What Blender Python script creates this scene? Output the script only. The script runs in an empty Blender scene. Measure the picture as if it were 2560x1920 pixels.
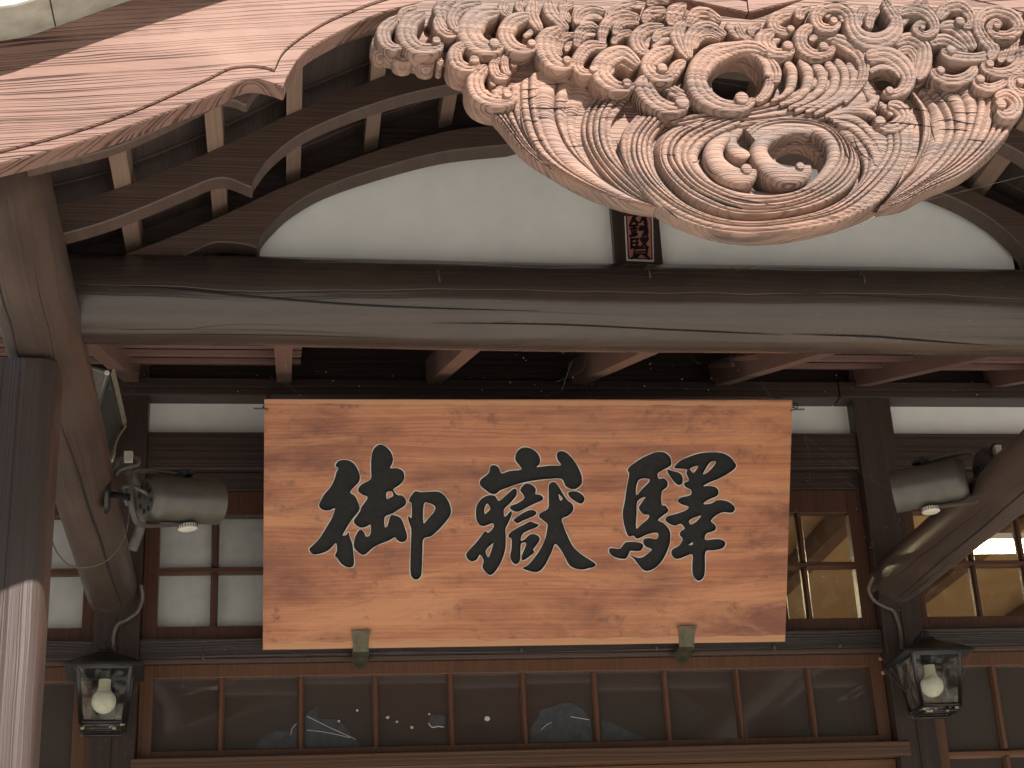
import bpy, bmesh, math, random
import numpy as np
from mathutils import Vector, Matrix
random.seed(7); rng = np.random.default_rng(7)
scene = bpy.context.scene
COL = scene.collection
rad = math.radians

# ------------------------------------------------------------------ camera
F_PX, W_PX, H_PX = 4193.26, 2560.0, 1920.0
PITCH, YAW, ROLL = rad(22.692), rad(8.283), rad(-2.8775)
CAM = np.array([-0.63645, -4.5, 1.6])
_f = np.array([math.sin(YAW)*math.cos(PITCH), math.cos(YAW)*math.cos(PITCH), math.sin(PITCH)])
_r = np.array([math.cos(YAW), -math.sin(YAW), 0.0]); _u = np.cross(_r, _f)
_r2 = math.cos(ROLL)*_r + math.sin(ROLL)*_u; _u2 = -math.sin(ROLL)*_r + math.cos(ROLL)*_u
cd = bpy.data.cameras.new('camera'); cam = bpy.data.objects.new('camera', cd); COL.objects.link(cam)
cd.sensor_width = 36.0; cd.lens = 36.0*F_PX/W_PX; cd.clip_start = 0.05; cd.clip_end = 2000
M = Matrix.Identity(4)
for i in range(3):
    M[i][0] = _r2[i]; M[i][1] = _u2[i]; M[i][2] = -_f[i]; M[i][3] = CAM[i]
cam.matrix_world = M
scene.camera = cam
scene.render.resolution_x = 1024; scene.render.resolution_y = 768

# ------------------------------------------------------------------ sky and sun
SUN_EL, SUN_AZ = rad(40.0), rad(21.0)          # azimuth measured from straight in front, towards the right
to_sun = Vector((math.sin(SUN_AZ)*math.cos(SUN_EL), -math.cos(SUN_AZ)*math.cos(SUN_EL), math.sin(SUN_EL)))
world = bpy.data.worlds.new('World'); scene.world = world; world.use_nodes = True
wn = world.node_tree.nodes; wl = world.node_tree.links
sky = wn.new('ShaderNodeTexSky'); sky.sky_type = 'NISHITA'; sky.sun_disc = False
sky.sun_elevation = SUN_EL; sky.sun_rotation = math.pi - SUN_AZ
bg = wn['Background']; bg.inputs['Strength'].default_value = 0.10
wl.new(sky.outputs[0], bg.inputs[0])
sd = bpy.data.lights.new('sun', 'SUN'); sun = bpy.data.objects.new('sun', sd); COL.objects.link(sun)
sd.energy = 4.2; sd.angle = rad(0.53); sd.color = (1.0, 0.95, 0.88)
sun.rotation_euler = to_sun.to_track_quat('Z', 'Y').to_euler(); sun.location = (3, -6, 8)
scene.view_settings.view_transform = 'Standard'; scene.view_settings.look = 'None'
scene.view_settings.gamma = 1.0; scene.view_settings.use_curve_mapping = False
scene.view_settings.exposure = 1.38

# ------------------------------------------------------------------ helpers
def ray(x, y):
    return _r2*((x-1280)/F_PX) - _u2*((y-960)/F_PX) + _f
def U(x, y, Y):                                  # where the sight line through a point of the photograph meets the upright plane at depth Y
    d = ray(x, y); return CAM + d*((Y-CAM[1])/d[1])
def UX(x, y, Y): p = U(x, y, Y); return (p[0], p[2])
def UPL(x, y, p0, n):
    d = ray(x, y); return CAM + d*(np.dot(p0-CAM, n)/np.dot(d, n))

BASE = {}
def link(o): COL.objects.link(o); return o
def thing(name, label, cat, loc, group=None):
    o = link(bpy.data.objects.new(name, None)); o.empty_display_size = 0.05
    o.location = loc; o['label'] = label; o['category'] = cat
    if group: o['group'] = group
    BASE[o] = Vector(loc); return o
def finish(o, parent, mat, smooth):
    if mat: o.data.materials.append(mat)
    if smooth: o.data.polygons.foreach_set('use_smooth', [True]*len(o.data.polygons))
    link(o)
    if parent is not None:
        o.parent = parent; b = BASE[parent]; BASE[o] = b
        n = len(o.data.vertices); co = np.empty(n*3); o.data.vertices.foreach_get('co', co)
        co = co.reshape(-1, 3) - np.array(b); o.data.vertices.foreach_set('co', co.ravel())
    else: BASE[o] = Vector((0, 0, 0))
    o.data.update(); return o
def mesh(name, verts, faces, mat, parent=None, smooth=False):
    me = bpy.data.meshes.new(name); me.from_pydata([tuple(map(float, v)) for v in verts], [], [tuple(map(int, f)) for f in faces]); me.validate()
    return finish(bpy.data.objects.new(name, me), parent, mat, smooth)
def from_bm(name, bm, mat, parent=None, smooth=False):
    me = bpy.data.meshes.new(name); bm.to_mesh(me); bm.free()
    return finish(bpy.data.objects.new(name, me), parent, mat, smooth)
def bm_box(bm, x0, x1, y0, y1, z0, z1, bev=0.002):
    r = bmesh.ops.create_cube(bm, size=1.0); vs = r['verts']
    for v in vs:
        v.co = Vector(((x0+x1)/2+v.co.x*(x1-x0), (y0+y1)/2+v.co.y*(y1-y0), (z0+z1)/2+v.co.z*(z1-z0)))
    if bev:
        es = list({e for v in vs for e in v.link_edges})
        bmesh.ops.bevel(bm, geom=es, offset=bev, segments=2, profile=0.6, affect='EDGES')
def box(name, x0, x1, y0, y1, z0, z1, mat, parent=None, bev=0.002):
    bm = bmesh.new(); bm_box(bm, min(x0, x1), max(x0, x1), min(y0, y1), max(y0, y1), min(z0, z1), max(z0, z1), bev)
    return from_bm(name, bm, mat, parent)
def struct(o): o['kind'] = 'structure'; return o
def spline(pts, n=8, closed=False):
    """centripetal-like Catmull-Rom through pts (tuples of any length)"""
    P = [np.array(p, float) for p in pts]; out = []
    m = len(P)
    if m < 3 and not closed: return [tuple(P[0]+(P[-1]-P[0])*t/n) for t in range(n+1)]
    segs = m if closed else m-1
    for i in range(segs):
        p1, p2 = P[i], P[(i+1) % m]
        p0 = P[i-1] if (closed or i > 0) else 2*p1-p2
        p3 = P[(i+2) % m] if (closed or i+2 < m) else 2*p2-p1
        for k in range(n):
            t = k/n
            out.append(tuple(0.5*((2*p1)+(-p0+p2)*t+(2*p0-5*p1+4*p2-p3)*t*t+(-p0+3*p1-3*p2+p3)*t**3)))
    if not closed: out.append(tuple(P[-1]))
    return out
def resample(pts, n):
    P = np.array(pts, float); d = np.r_[0, np.cumsum(np.linalg.norm(np.diff(P[:, :2], axis=0), axis=1))]
    t = np.linspace(0, d[-1], n); return np.stack([np.interp(t, d, P[:, k]) for k in range(P.shape[1])], 1)
def grid_faces(nu, nv, closed_v=False, flip=False, off=0):
    f = []
    for i in range(nu-1):
        for j in range(nv if closed_v else nv-1):
            a = off+i*nv+j; b = off+i*nv+(j+1) % nv; c = off+(i+1)*nv+(j+1) % nv; d = off+(i+1)*nv+j
            f.append((a, d, c, b) if flip else (a, b, c, d))
    return f
def tube(name, pts, r, mat, parent=None, seg=10, caps=True, sp=6, rfun=None):
    P = np.array(spline(pts, sp) if sp else pts, float); n = len(P); vs = []; 
    T = np.gradient(P, axis=0); T /= np.linalg.norm(T, axis=1)[:, None]+1e-12
    a = np.array([0, 0, 1.0]) if abs(T[0][2]) < 0.9 else np.array([1.0, 0, 0])
    N = np.cross(T[0], a); N /= np.linalg.norm(N)
    for i in range(n):
        N = N-T[i]*np.dot(N, T[i]); N /= np.linalg.norm(N); B = np.cross(T[i], N)
        for k in range(seg):
            t = 2*math.pi*k/seg; rr = rfun(i/(n-1), t) if rfun else r
            vs.append(P[i]+(N*math.cos(t)+B*math.sin(t))*rr)
    fs = grid_faces(n, seg, True)
    if caps: fs.append(tuple(range(seg))); fs.append(tuple(range((n-1)*seg, n*seg))[::-1])
    return mesh(name, vs, fs, mat, parent, True)
def lathe(name, prof, origin, axis, mat, parent=None, seg=28, caps=False):
    """prof: (distance along axis, radius)"""
    ax = Vector(axis).normalized(); a = Vector((0, 0, 1)) if abs(ax.z) < 0.9 else Vector((1, 0, 0))
    n = ax.cross(a).normalized(); b = ax.cross(n); o = Vector(origin); vs = []
    for (s, r) in prof:
        for k in range(seg):
            t = 2*math.pi*k/seg; vs.append(o+ax*s+(n*math.cos(t)+b*math.sin(t))*r)
    fs = grid_faces(len(prof), seg, True)
    if caps: fs.append(tuple(range(seg))); fs.append(tuple(range((len(prof)-1)*seg, len(prof)*seg))[::-1])
    ob = mesh(name, vs, fs, mat, parent, False)
    bm = bmesh.new(); bm.from_mesh(ob.data); bmesh.ops.recalc_face_normals(bm, faces=bm.faces); bm.to_mesh(ob.data); bm.free()
    ob.data.polygons.foreach_set('use_smooth', [True]*len(ob.data.polygons))
    ob.data.set_sharp_from_angle(angle=rad(40)); return ob
def band(name, lower, upper, y0, y1, mat, parent=None, jitter=0):
    """solid strip between two curves z(x), from depth y0 (front) to y1 (back)"""
    L = np.array(lower); Up = np.array(upper)
    L = L[np.argsort(L[:, 0], kind='stable')]; Up = Up[np.argsort(Up[:, 0], kind='stable')]
    x0 = max(L[0, 0], Up[0, 0]); x1 = min(L[-1, 0], Up[-1, 0])
    xs = np.unique(np.r_[np.linspace(x0, x1, 90), L[(L[:, 0] >= x0) & (L[:, 0] <= x1), 0]])
    xs = xs[np.r_[True, np.diff(xs) > 2e-4]]
    zl = np.interp(xs, L[:, 0], L[:, 1]); zu = np.interp(xs, Up[:, 0], Up[:, 1]); zu = np.maximum(zu, zl+0.002)
    vs = []; ch = min(0.0025, abs(y1-y0)*0.2)
    for x, a, b in zip(xs, zl, zu):
        vs += [(x, y0, a+ch), (x, y0, b), (x, y1, b), (x, y1, a), (x, y0+ch, a)]
    fs = grid_faces(len(xs), 5, True); fs.append((0, 1, 2, 3, 4)); n = len(xs)*5; fs.append((n-1, n-2, n-3, n-4, n-5))
    ob = mesh(name, vs, fs, mat, parent)
    bm = bmesh.new(); bm.from_mesh(ob.data); bmesh.ops.recalc_face_normals(bm, faces=bm.faces); bm.to_mesh(ob.data); bm.free()
    return ob
def mirror(pts, xc): return [(2*xc-p[0], p[1]) for p in pts][::-1]
def sag(segs, Y, n=6):
    """photograph points, given as runs that meet in sharp cusps, -> one curve (x, z) on the plane Y"""
    out = []
    for s in segs: out += spline([UX(a, b, Y) for a, b in s], n)
    return out

# ------------------------------------------------------------------ materials
def nm(name):
    m = bpy.data.materials.new(name); m.use_nodes = True
    t = m.node_tree; b = t.nodes['Principled BSDF']; return m, t.nodes, t.links, b
def ramp(N, stops, interp='LINEAR'):
    r = N.new('ShaderNodeValToRGB'); r.color_ramp.interpolation = interp
    e = r.color_ramp.elements
    while len(e) < len(stops): e.new(0.5)
    for k, (p, c) in enumerate(stops):
        e[k].position = p; e[k].color = (*c, 1) if len(c) == 3 else c
    return r
def plain(name, col, rough=0.5, metal=0.0, bump=0.0, bscale=60, var=0.12, spec=0.5):
    m, N, L, b = nm(name); tc = N.new('ShaderNodeTexCoord')
    nz = N.new('ShaderNodeTexNoise'); nz.inputs['Scale'].default_value = bscale; nz.inputs['Detail'].default_value = 6
    L.new(tc.outputs['Object'], nz.inputs['Vector'])
    r = ramp(N, [(0.3, tuple(c*(1-var) for c in col)), (0.7, tuple(min(1, c*(1+var)) for c in col))])
    L.new(nz.outputs['Fac'], r.inputs[0]); L.new(r.outputs[0], b.inputs['Base Color'])
    b.inputs['Roughness'].default_value = rough; b.inputs['Metallic'].default_value = metal; b.inputs['Specular IOR Level'].default_value = spec
    if bump:
        bp = N.new('ShaderNodeBump'); bp.inputs['Strength'].default_value = bump; bp.inputs['Distance'].default_value = 0.002
        L.new(nz.outputs['Fac'], bp.inputs['Height']); L.new(bp.outputs[0], b.inputs['Normal'])
    return m
def wood(name, light, dark, axis=0, spacing=0.012, stretch=14, rough=0.5, bump=0.4, line=0.5, blotch=None, blotch_amt=0.5, bands=2, rough_var=0.1, wob=0.02, dusty=0.0, thin=0.55, blotch2=None, marks=None, reg=False, ymix=0.0, lw=0.78, xmix=0.0):
    """axis: direction of the grain; bands: direction in which the growth rings follow one another"""
    m, N, L, b = nm(name); tc = N.new('ShaderNodeTexCoord')
    # slow wander of the rings
    mp = N.new('ShaderNodeMapping'); s = [1.0, 1.0, 1.0]; s[axis] = 0.22; mp.inputs['Scale'].default_value = s
    L.new(tc.outputs['Object'], mp.inputs['Vector'])
    nw = N.new('ShaderNodeTexNoise'); nw.inputs['Scale'].default_value = 7; nw.inputs['Detail'].default_value = 3
    L.new(mp.outputs[0], nw.inputs['Vector'])
    sub = N.new('ShaderNodeMath'); sub.operation = 'SUBTRACT'; sub.inputs[1].default_value = 0.5; L.new(nw.outputs['Fac'], sub.inputs[0])
    mulw = N.new('ShaderNodeMath'); mulw.operation = 'MULTIPLY'; mulw.inputs[1].default_value = wob; L.new(sub.outputs[0], mulw.inputs[0])
    sx = N.new('ShaderNodeSeparateXYZ'); L.new(tc.outputs['Object'], sx.inputs[0])
    yad = N.new('ShaderNodeMath'); yad.operation = 'MULTIPLY_ADD'; yad.inputs[1].default_value = ymix; L.new(sx.outputs[1 if bands != 1 else 0], yad.inputs[0]); L.new(sx.outputs[bands], yad.inputs[2])
    xad = N.new('ShaderNodeMath'); xad.operation = 'MULTIPLY_ADD'; xad.inputs[1].default_value = xmix; L.new(sx.outputs[0 if bands != 0 else 2], xad.inputs[0]); L.new(yad.outputs[0], xad.inputs[2])
    add = N.new('ShaderNodeMath'); add.operation = 'ADD'; L.new(xad.outputs[0], add.inputs[0]); L.new(mulw.outputs[0], add.inputs[1])
    div = N.new('ShaderNodeMath'); div.operation = 'DIVIDE'; div.inputs[1].default_value = spacing; L.new(add.outputs[0], div.inputs[0])
    # rings of uneven width: 1D noise of the ring coordinate
    n1 = N.new('ShaderNodeTexNoise'); n1.noise_dimensions = '1D'; n1.inputs['Scale'].default_value = 1.0; n1.inputs['Detail'].default_value = 2.5
    L.new(div.outputs[0], n1.inputs['W'])
    rr = ramp(N, [(thin-0.17, (0, 0, 0)), (thin, (1, 1, 1)), (thin+0.04, (0, 0, 0))]); L.new(n1.outputs['Fac'], rr.inputs[0])
    if reg:                                                # evenly spaced, slightly jittered late-wood lines
        j1 = N.new('ShaderNodeTexNoise'); j1.noise_dimensions = '1D'; j1.inputs['Scale'].default_value = 0.28; j1.inputs['Detail'].default_value = 3; L.new(div.outputs[0], j1.inputs['W'])
        ja = N.new('ShaderNodeMath'); ja.operation = 'MULTIPLY_ADD'; ja.inputs[1].default_value = 5.0; L.new(j1.outputs['Fac'], ja.inputs[0]); L.new(div.outputs[0], ja.inputs[2])
        jm = N.new('ShaderNodeMath'); jm.operation = 'MULTIPLY'; jm.inputs[1].default_value = 6.2832; L.new(ja.outputs[0], jm.inputs[0])
        js = N.new('ShaderNodeMath'); js.operation = 'SINE'; L.new(jm.outputs[0], js.inputs[0])
        jh = N.new('ShaderNodeMath'); jh.operation = 'MULTIPLY_ADD'; jh.inputs[1].default_value = 0.5; jh.inputs[2].default_value = 0.5; L.new(js.outputs[0], jh.inputs[0])
        r0 = ramp(N, [(lw-0.22, (0, 0, 0)), (min(lw+0.12, 1.0), (1, 1, 1))]); L.new(jh.outputs[0], r0.inputs[0])
        nm1 = N.new('ShaderNodeTexNoise'); nm1.inputs['Scale'].default_value = 22; nm1.inputs['Detail'].default_value = 3; L.new(mp.outputs[0], nm1.inputs['Vector'])
        rm = ramp(N, [(0.32, (0.25,)*3), (0.62, (1, 1, 1))]); L.new(nm1.outputs['Fac'], rm.inputs[0])
        mm = N.new('ShaderNodeMix'); mm.data_type = 'RGBA'; mm.blend_type = 'MULTIPLY'; mm.inputs['Factor'].default_value = 1.0; L.new(r0.outputs[0], mm.inputs['A']); L.new(rm.outputs[0], mm.inputs['B'])
        class _O: outputs = [mm.outputs['Result']]
        rr = _O
    # fine fibres
    mp2 = N.new('ShaderNodeMapping'); s2 = [1.0, 1.0, 1.0]; s2[axis] = 1.0/stretch; mp2.inputs['Scale'].default_value = s2
    L.new(tc.outputs['Object'], mp2.inputs['Vector'])
    nf = N.new('ShaderNodeTexNoise'); nf.inputs['Scale'].default_value = 260; nf.inputs['Detail'].default_value = 4; nf.inputs['Roughness'].default_value = 0.65
    L.new(mp2.outputs[0], nf.inputs['Vector'])
    ml = N.new('ShaderNodeMath'); ml.operation = 'MULTIPLY'; ml.inputs[1].default_value = line; L.new(rr.outputs[0], ml.inputs[0])
    mf = N.new('ShaderNodeMath'); mf.operation = 'MULTIPLY_ADD'; mf.inputs[1].default_value = 0.55; mf.inputs[2].default_value = -0.2; L.new(nf.outputs['Fac'], mf.inputs[0])
    sm = N.new('ShaderNodeMath'); sm.operation = 'ADD'; sm.use_clamp = True; L.new(ml.outputs[0], sm.inputs[0]); L.new(mf.outputs[0], sm.inputs[1])
    mix = N.new('ShaderNodeMix'); mix.data_type = 'RGBA'; L.new(sm.outputs[0], mix.inputs['Factor'])
    mix.inputs['A'].default_value = (*light, 1); mix.inputs['B'].default_value = (*dark, 1)
    col = mix.outputs['Result']
    nb = N.new('ShaderNodeTexNoise'); nb.inputs['Scale'].default_value = 5.5; nb.inputs['Detail'].default_value = 6; nb.inputs['Roughness'].default_value = 0.62
    mp3 = N.new('ShaderNodeMapping'); s3 = [1.0, 1.0, 1.0]; s3[axis] = 0.45; mp3.inputs['Scale'].default_value = s3
    L.new(tc.outputs['Object'], mp3.inputs['Vector']); L.new(mp3.outputs[0], nb.inputs['Vector'])
    if blotch:
        rb = ramp(N, [(0.44, (0, 0, 0)), (0.62, (blotch_amt,)*3)]); L.new(nb.outputs['Fac'], rb.inputs[0])
        m2 = N.new('ShaderNodeMix'); m2.data_type = 'RGBA'; L.new(rb.outputs[0], m2.inputs['Factor'])
        L.new(col, m2.inputs['A']); m2.inputs['B'].default_value = (*blotch, 1); col = m2.outputs['Result']
    if blotch2:
        n2 = N.new('ShaderNodeTexNoise'); n2.inputs['Scale'].default_value = 9; n2.inputs['Detail'].default_value = 7; n2.inputs['Roughness'].default_value = 0.7; n2.inputs['Distortion'].default_value = 0.8
        mp4 = N.new('ShaderNodeMapping'); s4 = [1.0, 1.0, 1.0]; s4[axis] = 0.16; mp4.inputs['Scale'].default_value = s4; mp4.inputs['Location'].default_value = (3.1, 1.7, 0.4)
        L.new(tc.outputs['Object'], mp4.inputs['Vector']); L.new(mp4.outputs[0], n2.inputs['Vector'])
        r2_ = ramp(N, [(0.48, (0, 0, 0)), (0.64, (0.75,)*3)]); L.new(n2.outputs['Fac'], r2_.inputs[0])
        m4 = N.new('ShaderNodeMix'); m4.data_type = 'RGBA'; L.new(r2_.outputs[0], m4.inputs['Factor']); L.new(col, m4.inputs['A']); m4.inputs['B'].default_value = (*blotch2, 1); col = m4.outputs['Result']
    if marks:
        n5 = N.new('ShaderNodeTexNoise'); n5.inputs['Scale'].default_value = 21; n5.inputs['Detail'].default_value = 5; n5.inputs['Roughness'].default_value = 0.75
        mp5 = N.new('ShaderNodeMapping'); mp5.inputs['Scale'].default_value = (0.8, 1, 1); mp5.inputs['Location'].default_value = (7.1, 4.4, 2.4); L.new(tc.outputs['Object'], mp5.inputs['Vector']); L.new(mp5.outputs[0], n5.inputs['Vector'])
        r5 = ramp(N, [(0.565, (0, 0, 0)), (0.70, (0.85,)*3)]); L.new(n5.outputs['Fac'], r5.inputs[0])
        m5 = N.new('ShaderNodeMix'); m5.data_type = 'RGBA'; L.new(r5.outputs[0], m5.inputs['Factor']); L.new(col, m5.inputs['A']); m5.inputs['B'].default_value = (*marks, 1); col = m5.outputs['Result']
    if dusty:
        nd = N.new('ShaderNodeTexNoise'); nd.inputs['Scale'].default_value = 170; nd.inputs['Detail'].default_value = 2
        L.new(tc.outputs['Object'], nd.inputs['Vector'])
        rd = ramp(N, [(0.70, (0, 0, 0)), (0.76, (dusty,)*3)]); L.new(nd.outputs['Fac'], rd.inputs[0])
        m3 = N.new('ShaderNodeMix'); m3.data_type = 'RGBA'; L.new(rd.outputs[0], m3.inputs['Factor'])
        L.new(col, m3.inputs['A']); m3.inputs['B'].default_value = (0.3, 0.28, 0.24, 1); col = m3.outputs['Result']
    L.new(col, b.inputs['Base Color'])
    mr = N.new('ShaderNodeMath'); mr.operation = 'MULTIPLY_ADD'; mr.inputs[1].default_value = rough_var*2; mr.inputs[2].default_value = rough-rough_var
    L.new(nb.outputs['Fac'], mr.inputs[0]); L.new(mr.outputs[0], b.inputs['Roughness'])
    h = N.new('ShaderNodeMath'); h.operation = 'MULTIPLY_ADD'; h.inputs[1].default_value = -1.0; L.new(rr.outputs[0], h.inputs[0])
    hh = N.new('ShaderNodeMath'); hh.operation = 'MULTIPLY'; hh.inputs[1].default_value = -0.5; L.new(nf.outputs['Fac'], hh.inputs[0]); L.new(hh.outputs[0], h.inputs[2])
    bp = N.new('ShaderNodeBump'); bp.inputs['Strength'].default_value = bump; bp.inputs['Distance'].default_value = 0.0015
    L.new(h.outputs[0], bp.inputs['Height']); L.new(bp.outputs[0], b.inputs['Normal'])
    return m
def glass_mat(name, tint=(1, 1, 1), rough=0.02, dirt_haze=0.06, ior=1.45):
    m, N, L, b = nm(name); N.remove(b); out = N['Material Output']
    tr = N.new('ShaderNodeBsdfTransparent'); tr.inputs[0].default_value = (*tint, 1)
    gl = N.new('ShaderNodeBsdfGlossy'); gl.inputs['Roughness'].default_value = rough
    fr = N.new('ShaderNodeFresnel'); fr.inputs[0].default_value = ior
    mx = N.new('ShaderNodeMixShader'); L.new(fr.outputs[0], mx.inputs[0]); L.new(tr.outputs[0], mx.inputs[1]); L.new(gl.outputs[0], mx.inputs[2])
    df = N.new('ShaderNodeBsdfDiffuse'); df.inputs[0].default_value = (0.5, 0.47, 0.42, 1)
    tc = N.new('ShaderNodeTexCoord'); nz = N.new('ShaderNodeTexNoise'); nz.inputs['Scale'].default_value = 25; nz.inputs['Detail'].default_value = 8
    L.new(tc.outputs['Object'], nz.inputs['Vector']); r = ramp(N, [(0.45, (0, 0, 0)), (0.8, (dirt_haze*3,)*3)]); L.new(nz.outputs['Fac'], r.inputs[0])
    m2 = N.new('ShaderNodeMixShader'); L.new(r.outputs[0], m2.inputs[0]); L.new(mx.outputs[0], m2.inputs[1]); L.new(df.outputs[0], m2.inputs[2])
    L.new(m2.outputs[0], out.inputs[0]); return m
def emit(name, col, s):
    m, N, L, b = nm(name); b.inputs['Emission Color'].default_value = (*col, 1); b.inputs['Emission Strength'].default_value = s
    b.inputs['Base Color'].default_value = (*col, 1); return m

M_DARK = wood('dark_brown_painted_wood', (0.040, 0.0245, 0.0205), (0.020, 0.0125, 0.011), 0, 0.02, 18, 0.42, 0.35, 0.5, dusty=0.25)
M_DARKV = wood('dark_brown_painted_post', (0.042, 0.027, 0.0225), (0.022, 0.014, 0.012), 2, 0.02, 18, 0.4, 0.3, 0.5, bands=0, dusty=0.25)
M_SASH = wood('reddish_brown_sash_wood', (0.085, 0.036, 0.021), (0.036, 0.016, 0.010), 0, 0.012, 18, 0.38, 0.3, 0.5)
M_SASHV = wood('reddish_brown_sash_upright', (0.080, 0.034, 0.020), (0.034, 0.015, 0.010), 2, 0.012, 18, 0.38, 0.3, 0.5, bands=0)
M_SASH2 = wood('orange_brown_sash_wood', (0.155, 0.072, 0.036), (0.08, 0.037, 0.019), 0, 0.012, 18, 0.42, 0.3, 0.5, blotch=(0.16, 0.09, 0.03), blotch_amt=0.7)
M_SASH2V = wood('orange_brown_sash_upright', (0.125, 0.058, 0.032), (0.07, 0.032, 0.018), 2, 0.012, 18, 0.42, 0.3, 0.5, bands=0)
M_SASH3 = wood('dusty_lower_sash_wood', (0.10, 0.048, 0.026), (0.05, 0.025, 0.015), 0, 0.012, 18, 0.45, 0.3, 0.5)
M_GRAINY = wood('weathered_dark_sill_wood', (0.050, 0.037, 0.034), (0.018, 0.013, 0.012), 0, 0.007, 18, 0.5, 0.8, 0.9, wob=0.05, dusty=0.4)
M_RIB = wood('brown_rib_wood', (0.090, 0.056, 0.043), (0.048, 0.030, 0.024), 0, 0.014, 18, 0.5, 0.35, 0.45, blotch=(0.07, 0.042, 0.033))
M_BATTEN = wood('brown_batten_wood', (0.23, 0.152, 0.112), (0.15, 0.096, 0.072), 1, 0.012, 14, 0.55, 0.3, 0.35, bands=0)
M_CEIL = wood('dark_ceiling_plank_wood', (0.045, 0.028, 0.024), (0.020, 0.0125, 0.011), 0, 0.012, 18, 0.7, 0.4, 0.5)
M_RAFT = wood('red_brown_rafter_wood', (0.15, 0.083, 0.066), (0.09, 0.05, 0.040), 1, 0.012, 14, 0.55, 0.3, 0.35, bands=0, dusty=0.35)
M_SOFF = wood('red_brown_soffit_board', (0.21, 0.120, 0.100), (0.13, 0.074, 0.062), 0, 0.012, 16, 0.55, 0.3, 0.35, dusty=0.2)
M_LOG = wood('painted_log', (0.060, 0.041, 0.033), (0.034, 0.023, 0.019), 1, 0.03, 20, 0.36, 0.45, 0.35, bands=0, blotch=(0.105, 0.072, 0.056), blotch_amt=0.45, rough_var=0.12, dusty=0.3, wob=0.06)
M_BEAM = wood('painted_round_beam', (0.053, 0.037, 0.031), (0.025, 0.017, 0.015), 0, 0.028, 22, 0.24, 0.4, 0.35, blotch=(0.080, 0.060, 0.046), blotch_amt=0.5, rough_var=0.13, wob=0.07)
M_POST = wood('glossy_painted_post', (0.060, 0.041, 0.035), (0.042, 0.028, 0.024), 2, 0.012, 20, 0.32, 0.7, 0.3, bands=0, rough_var=0.05)
M_POST.node_tree.nodes['Principled BSDF'].inputs['Specular IOR Level'].default_value = 0.85
M_BARGE = wood('pink_brown_weathered_board', (0.222, 0.130, 0.102), (0.040, 0.019, 0.015), 0, 0.0068, 22, 0.66, 0.9, 0.9, blotch=(0.285, 0.176, 0.140), blotch_amt=0.8, wob=0.036, reg=True, lw=0.86, ymix=0.4, xmix=-0.12)
M_CARVE = wood('weathered_carving_wood', (0.268, 0.172, 0.138), (0.034, 0.020, 0.016), 0, 0.0056, 12, 0.72, 1.0, 0.95, blotch=(0.195, 0.148, 0.124), blotch_amt=0.9, wob=0.022, reg=True, lw=0.74, ymix=0.35, blotch2=(0.355, 0.215, 0.158))
for m_ in (M_BARGE, M_CARVE): m_.node_tree.nodes['Principled BSDF'].inputs['Specular IOR Level'].default_value = 0.22
M_SIGN = wood('orange_brown_oiled_board', (0.45, 0.168, 0.070), (0.27, 0.085, 0.036), 0, 0.010, 26, 0.42, 0.25, 0.65, blotch=(0.17, 0.052, 0.027), blotch_amt=0.85, wob=0.05, blotch2=(0.58, 0.255, 0.115), marks=(0.15, 0.06, 0.035))
M_SIGNE = wood('pale_board_edge', (0.50, 0.25, 0.12), (0.38, 0.17, 0.08), 0, 0.010, 20, 0.5, 0.2, 0.4)
M_INK = plain('black_paint', (0.010, 0.0095, 0.010), 0.5, 0, 0.9, 70, 0.3, 0.22)
M_PLASTER = plain('white_plaster', (0.80, 0.80, 0.765), 0.85, 0, 0.25, 18, 0.035, 0.2)
M_BLIND = plain('pale_backing_board', (0.86, 0.86, 0.83), 0.8, 0, 0.1, 9, 0.09, 0.2)
M_BRASS = plain('tarnished_brass', (0.085, 0.076, 0.050), 0.42, 0.6, 0.4, 60, 0.35)
M_BLACKM = plain('black_enamel_metal', (0.014, 0.014, 0.015), 0.38, 0, 0.3, 90, 0.3)
M_SPOT = plain('dusty_grey_metal', (0.080, 0.075, 0.064), 0.38, 0.25, 0.2, 30, 0.16)
M_KNOB = plain('pale_knob_plastic', (0.55, 0.52, 0.44), 0.5)
M_CABLE = plain('grey_conduit', (0.085, 0.08, 0.075), 0.55, 0, 0.2, 90, 0.2)
M_WIRE = plain('brown_wire', (0.10, 0.075, 0.06), 0.5, 0, 0.2, 90, 0.2)
M_SPKR = plain('grey_box_metal', (0.16, 0.155, 0.145), 0.5, 0.1, 0.2, 40, 0.15)
M_SPKF = plain('dark_box_grille', (0.055, 0.055, 0.052), 0.6, 0.1, 0.4, 160, 0.3)
M_TRIM = plain('yellowed_metal_trim', (0.33, 0.29, 0.20), 0.5, 0.1, 0.2, 60, 0.15)
M_VERGE = plain('weathered_metal_roof_edge', (0.40, 0.385, 0.325), 0.5, 0.15, 0.3, 30, 0.22)
M_ROOF = plain('dark_roof_sheet', (0.06, 0.055, 0.052), 0.6, 0.1, 0.3, 30, 0.2)
M_BULB = plain('bulb_opal_plastic', (0.80, 0.76, 0.60), 0.3, 0, 0, 20, 0.03)
M_BULBN = plain('bulb_neck_plastic', (0.62, 0.56, 0.40), 0.45, 0, 0, 20, 0.05)
M_GLASS = glass_mat('window_glass', (0.95, 0.96, 0.95), 0.015, 0.05)
M_LGLASS = glass_mat('hazed_lantern_glass', (0.88, 0.91, 0.89), 0.03, 0.18)  # pale diffuse haze painted in for the light the clear panes reflect
m_, N_, L_, b_ = nm('brown_film_on_glass'); M_FILM = m_
b_.inputs['Base Color'].default_value = (0.064, 0.046, 0.040, 1); b_.inputs['Roughness'].default_value = 0.035; b_.inputs['Specular IOR Level'].default_value = 1.0
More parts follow.
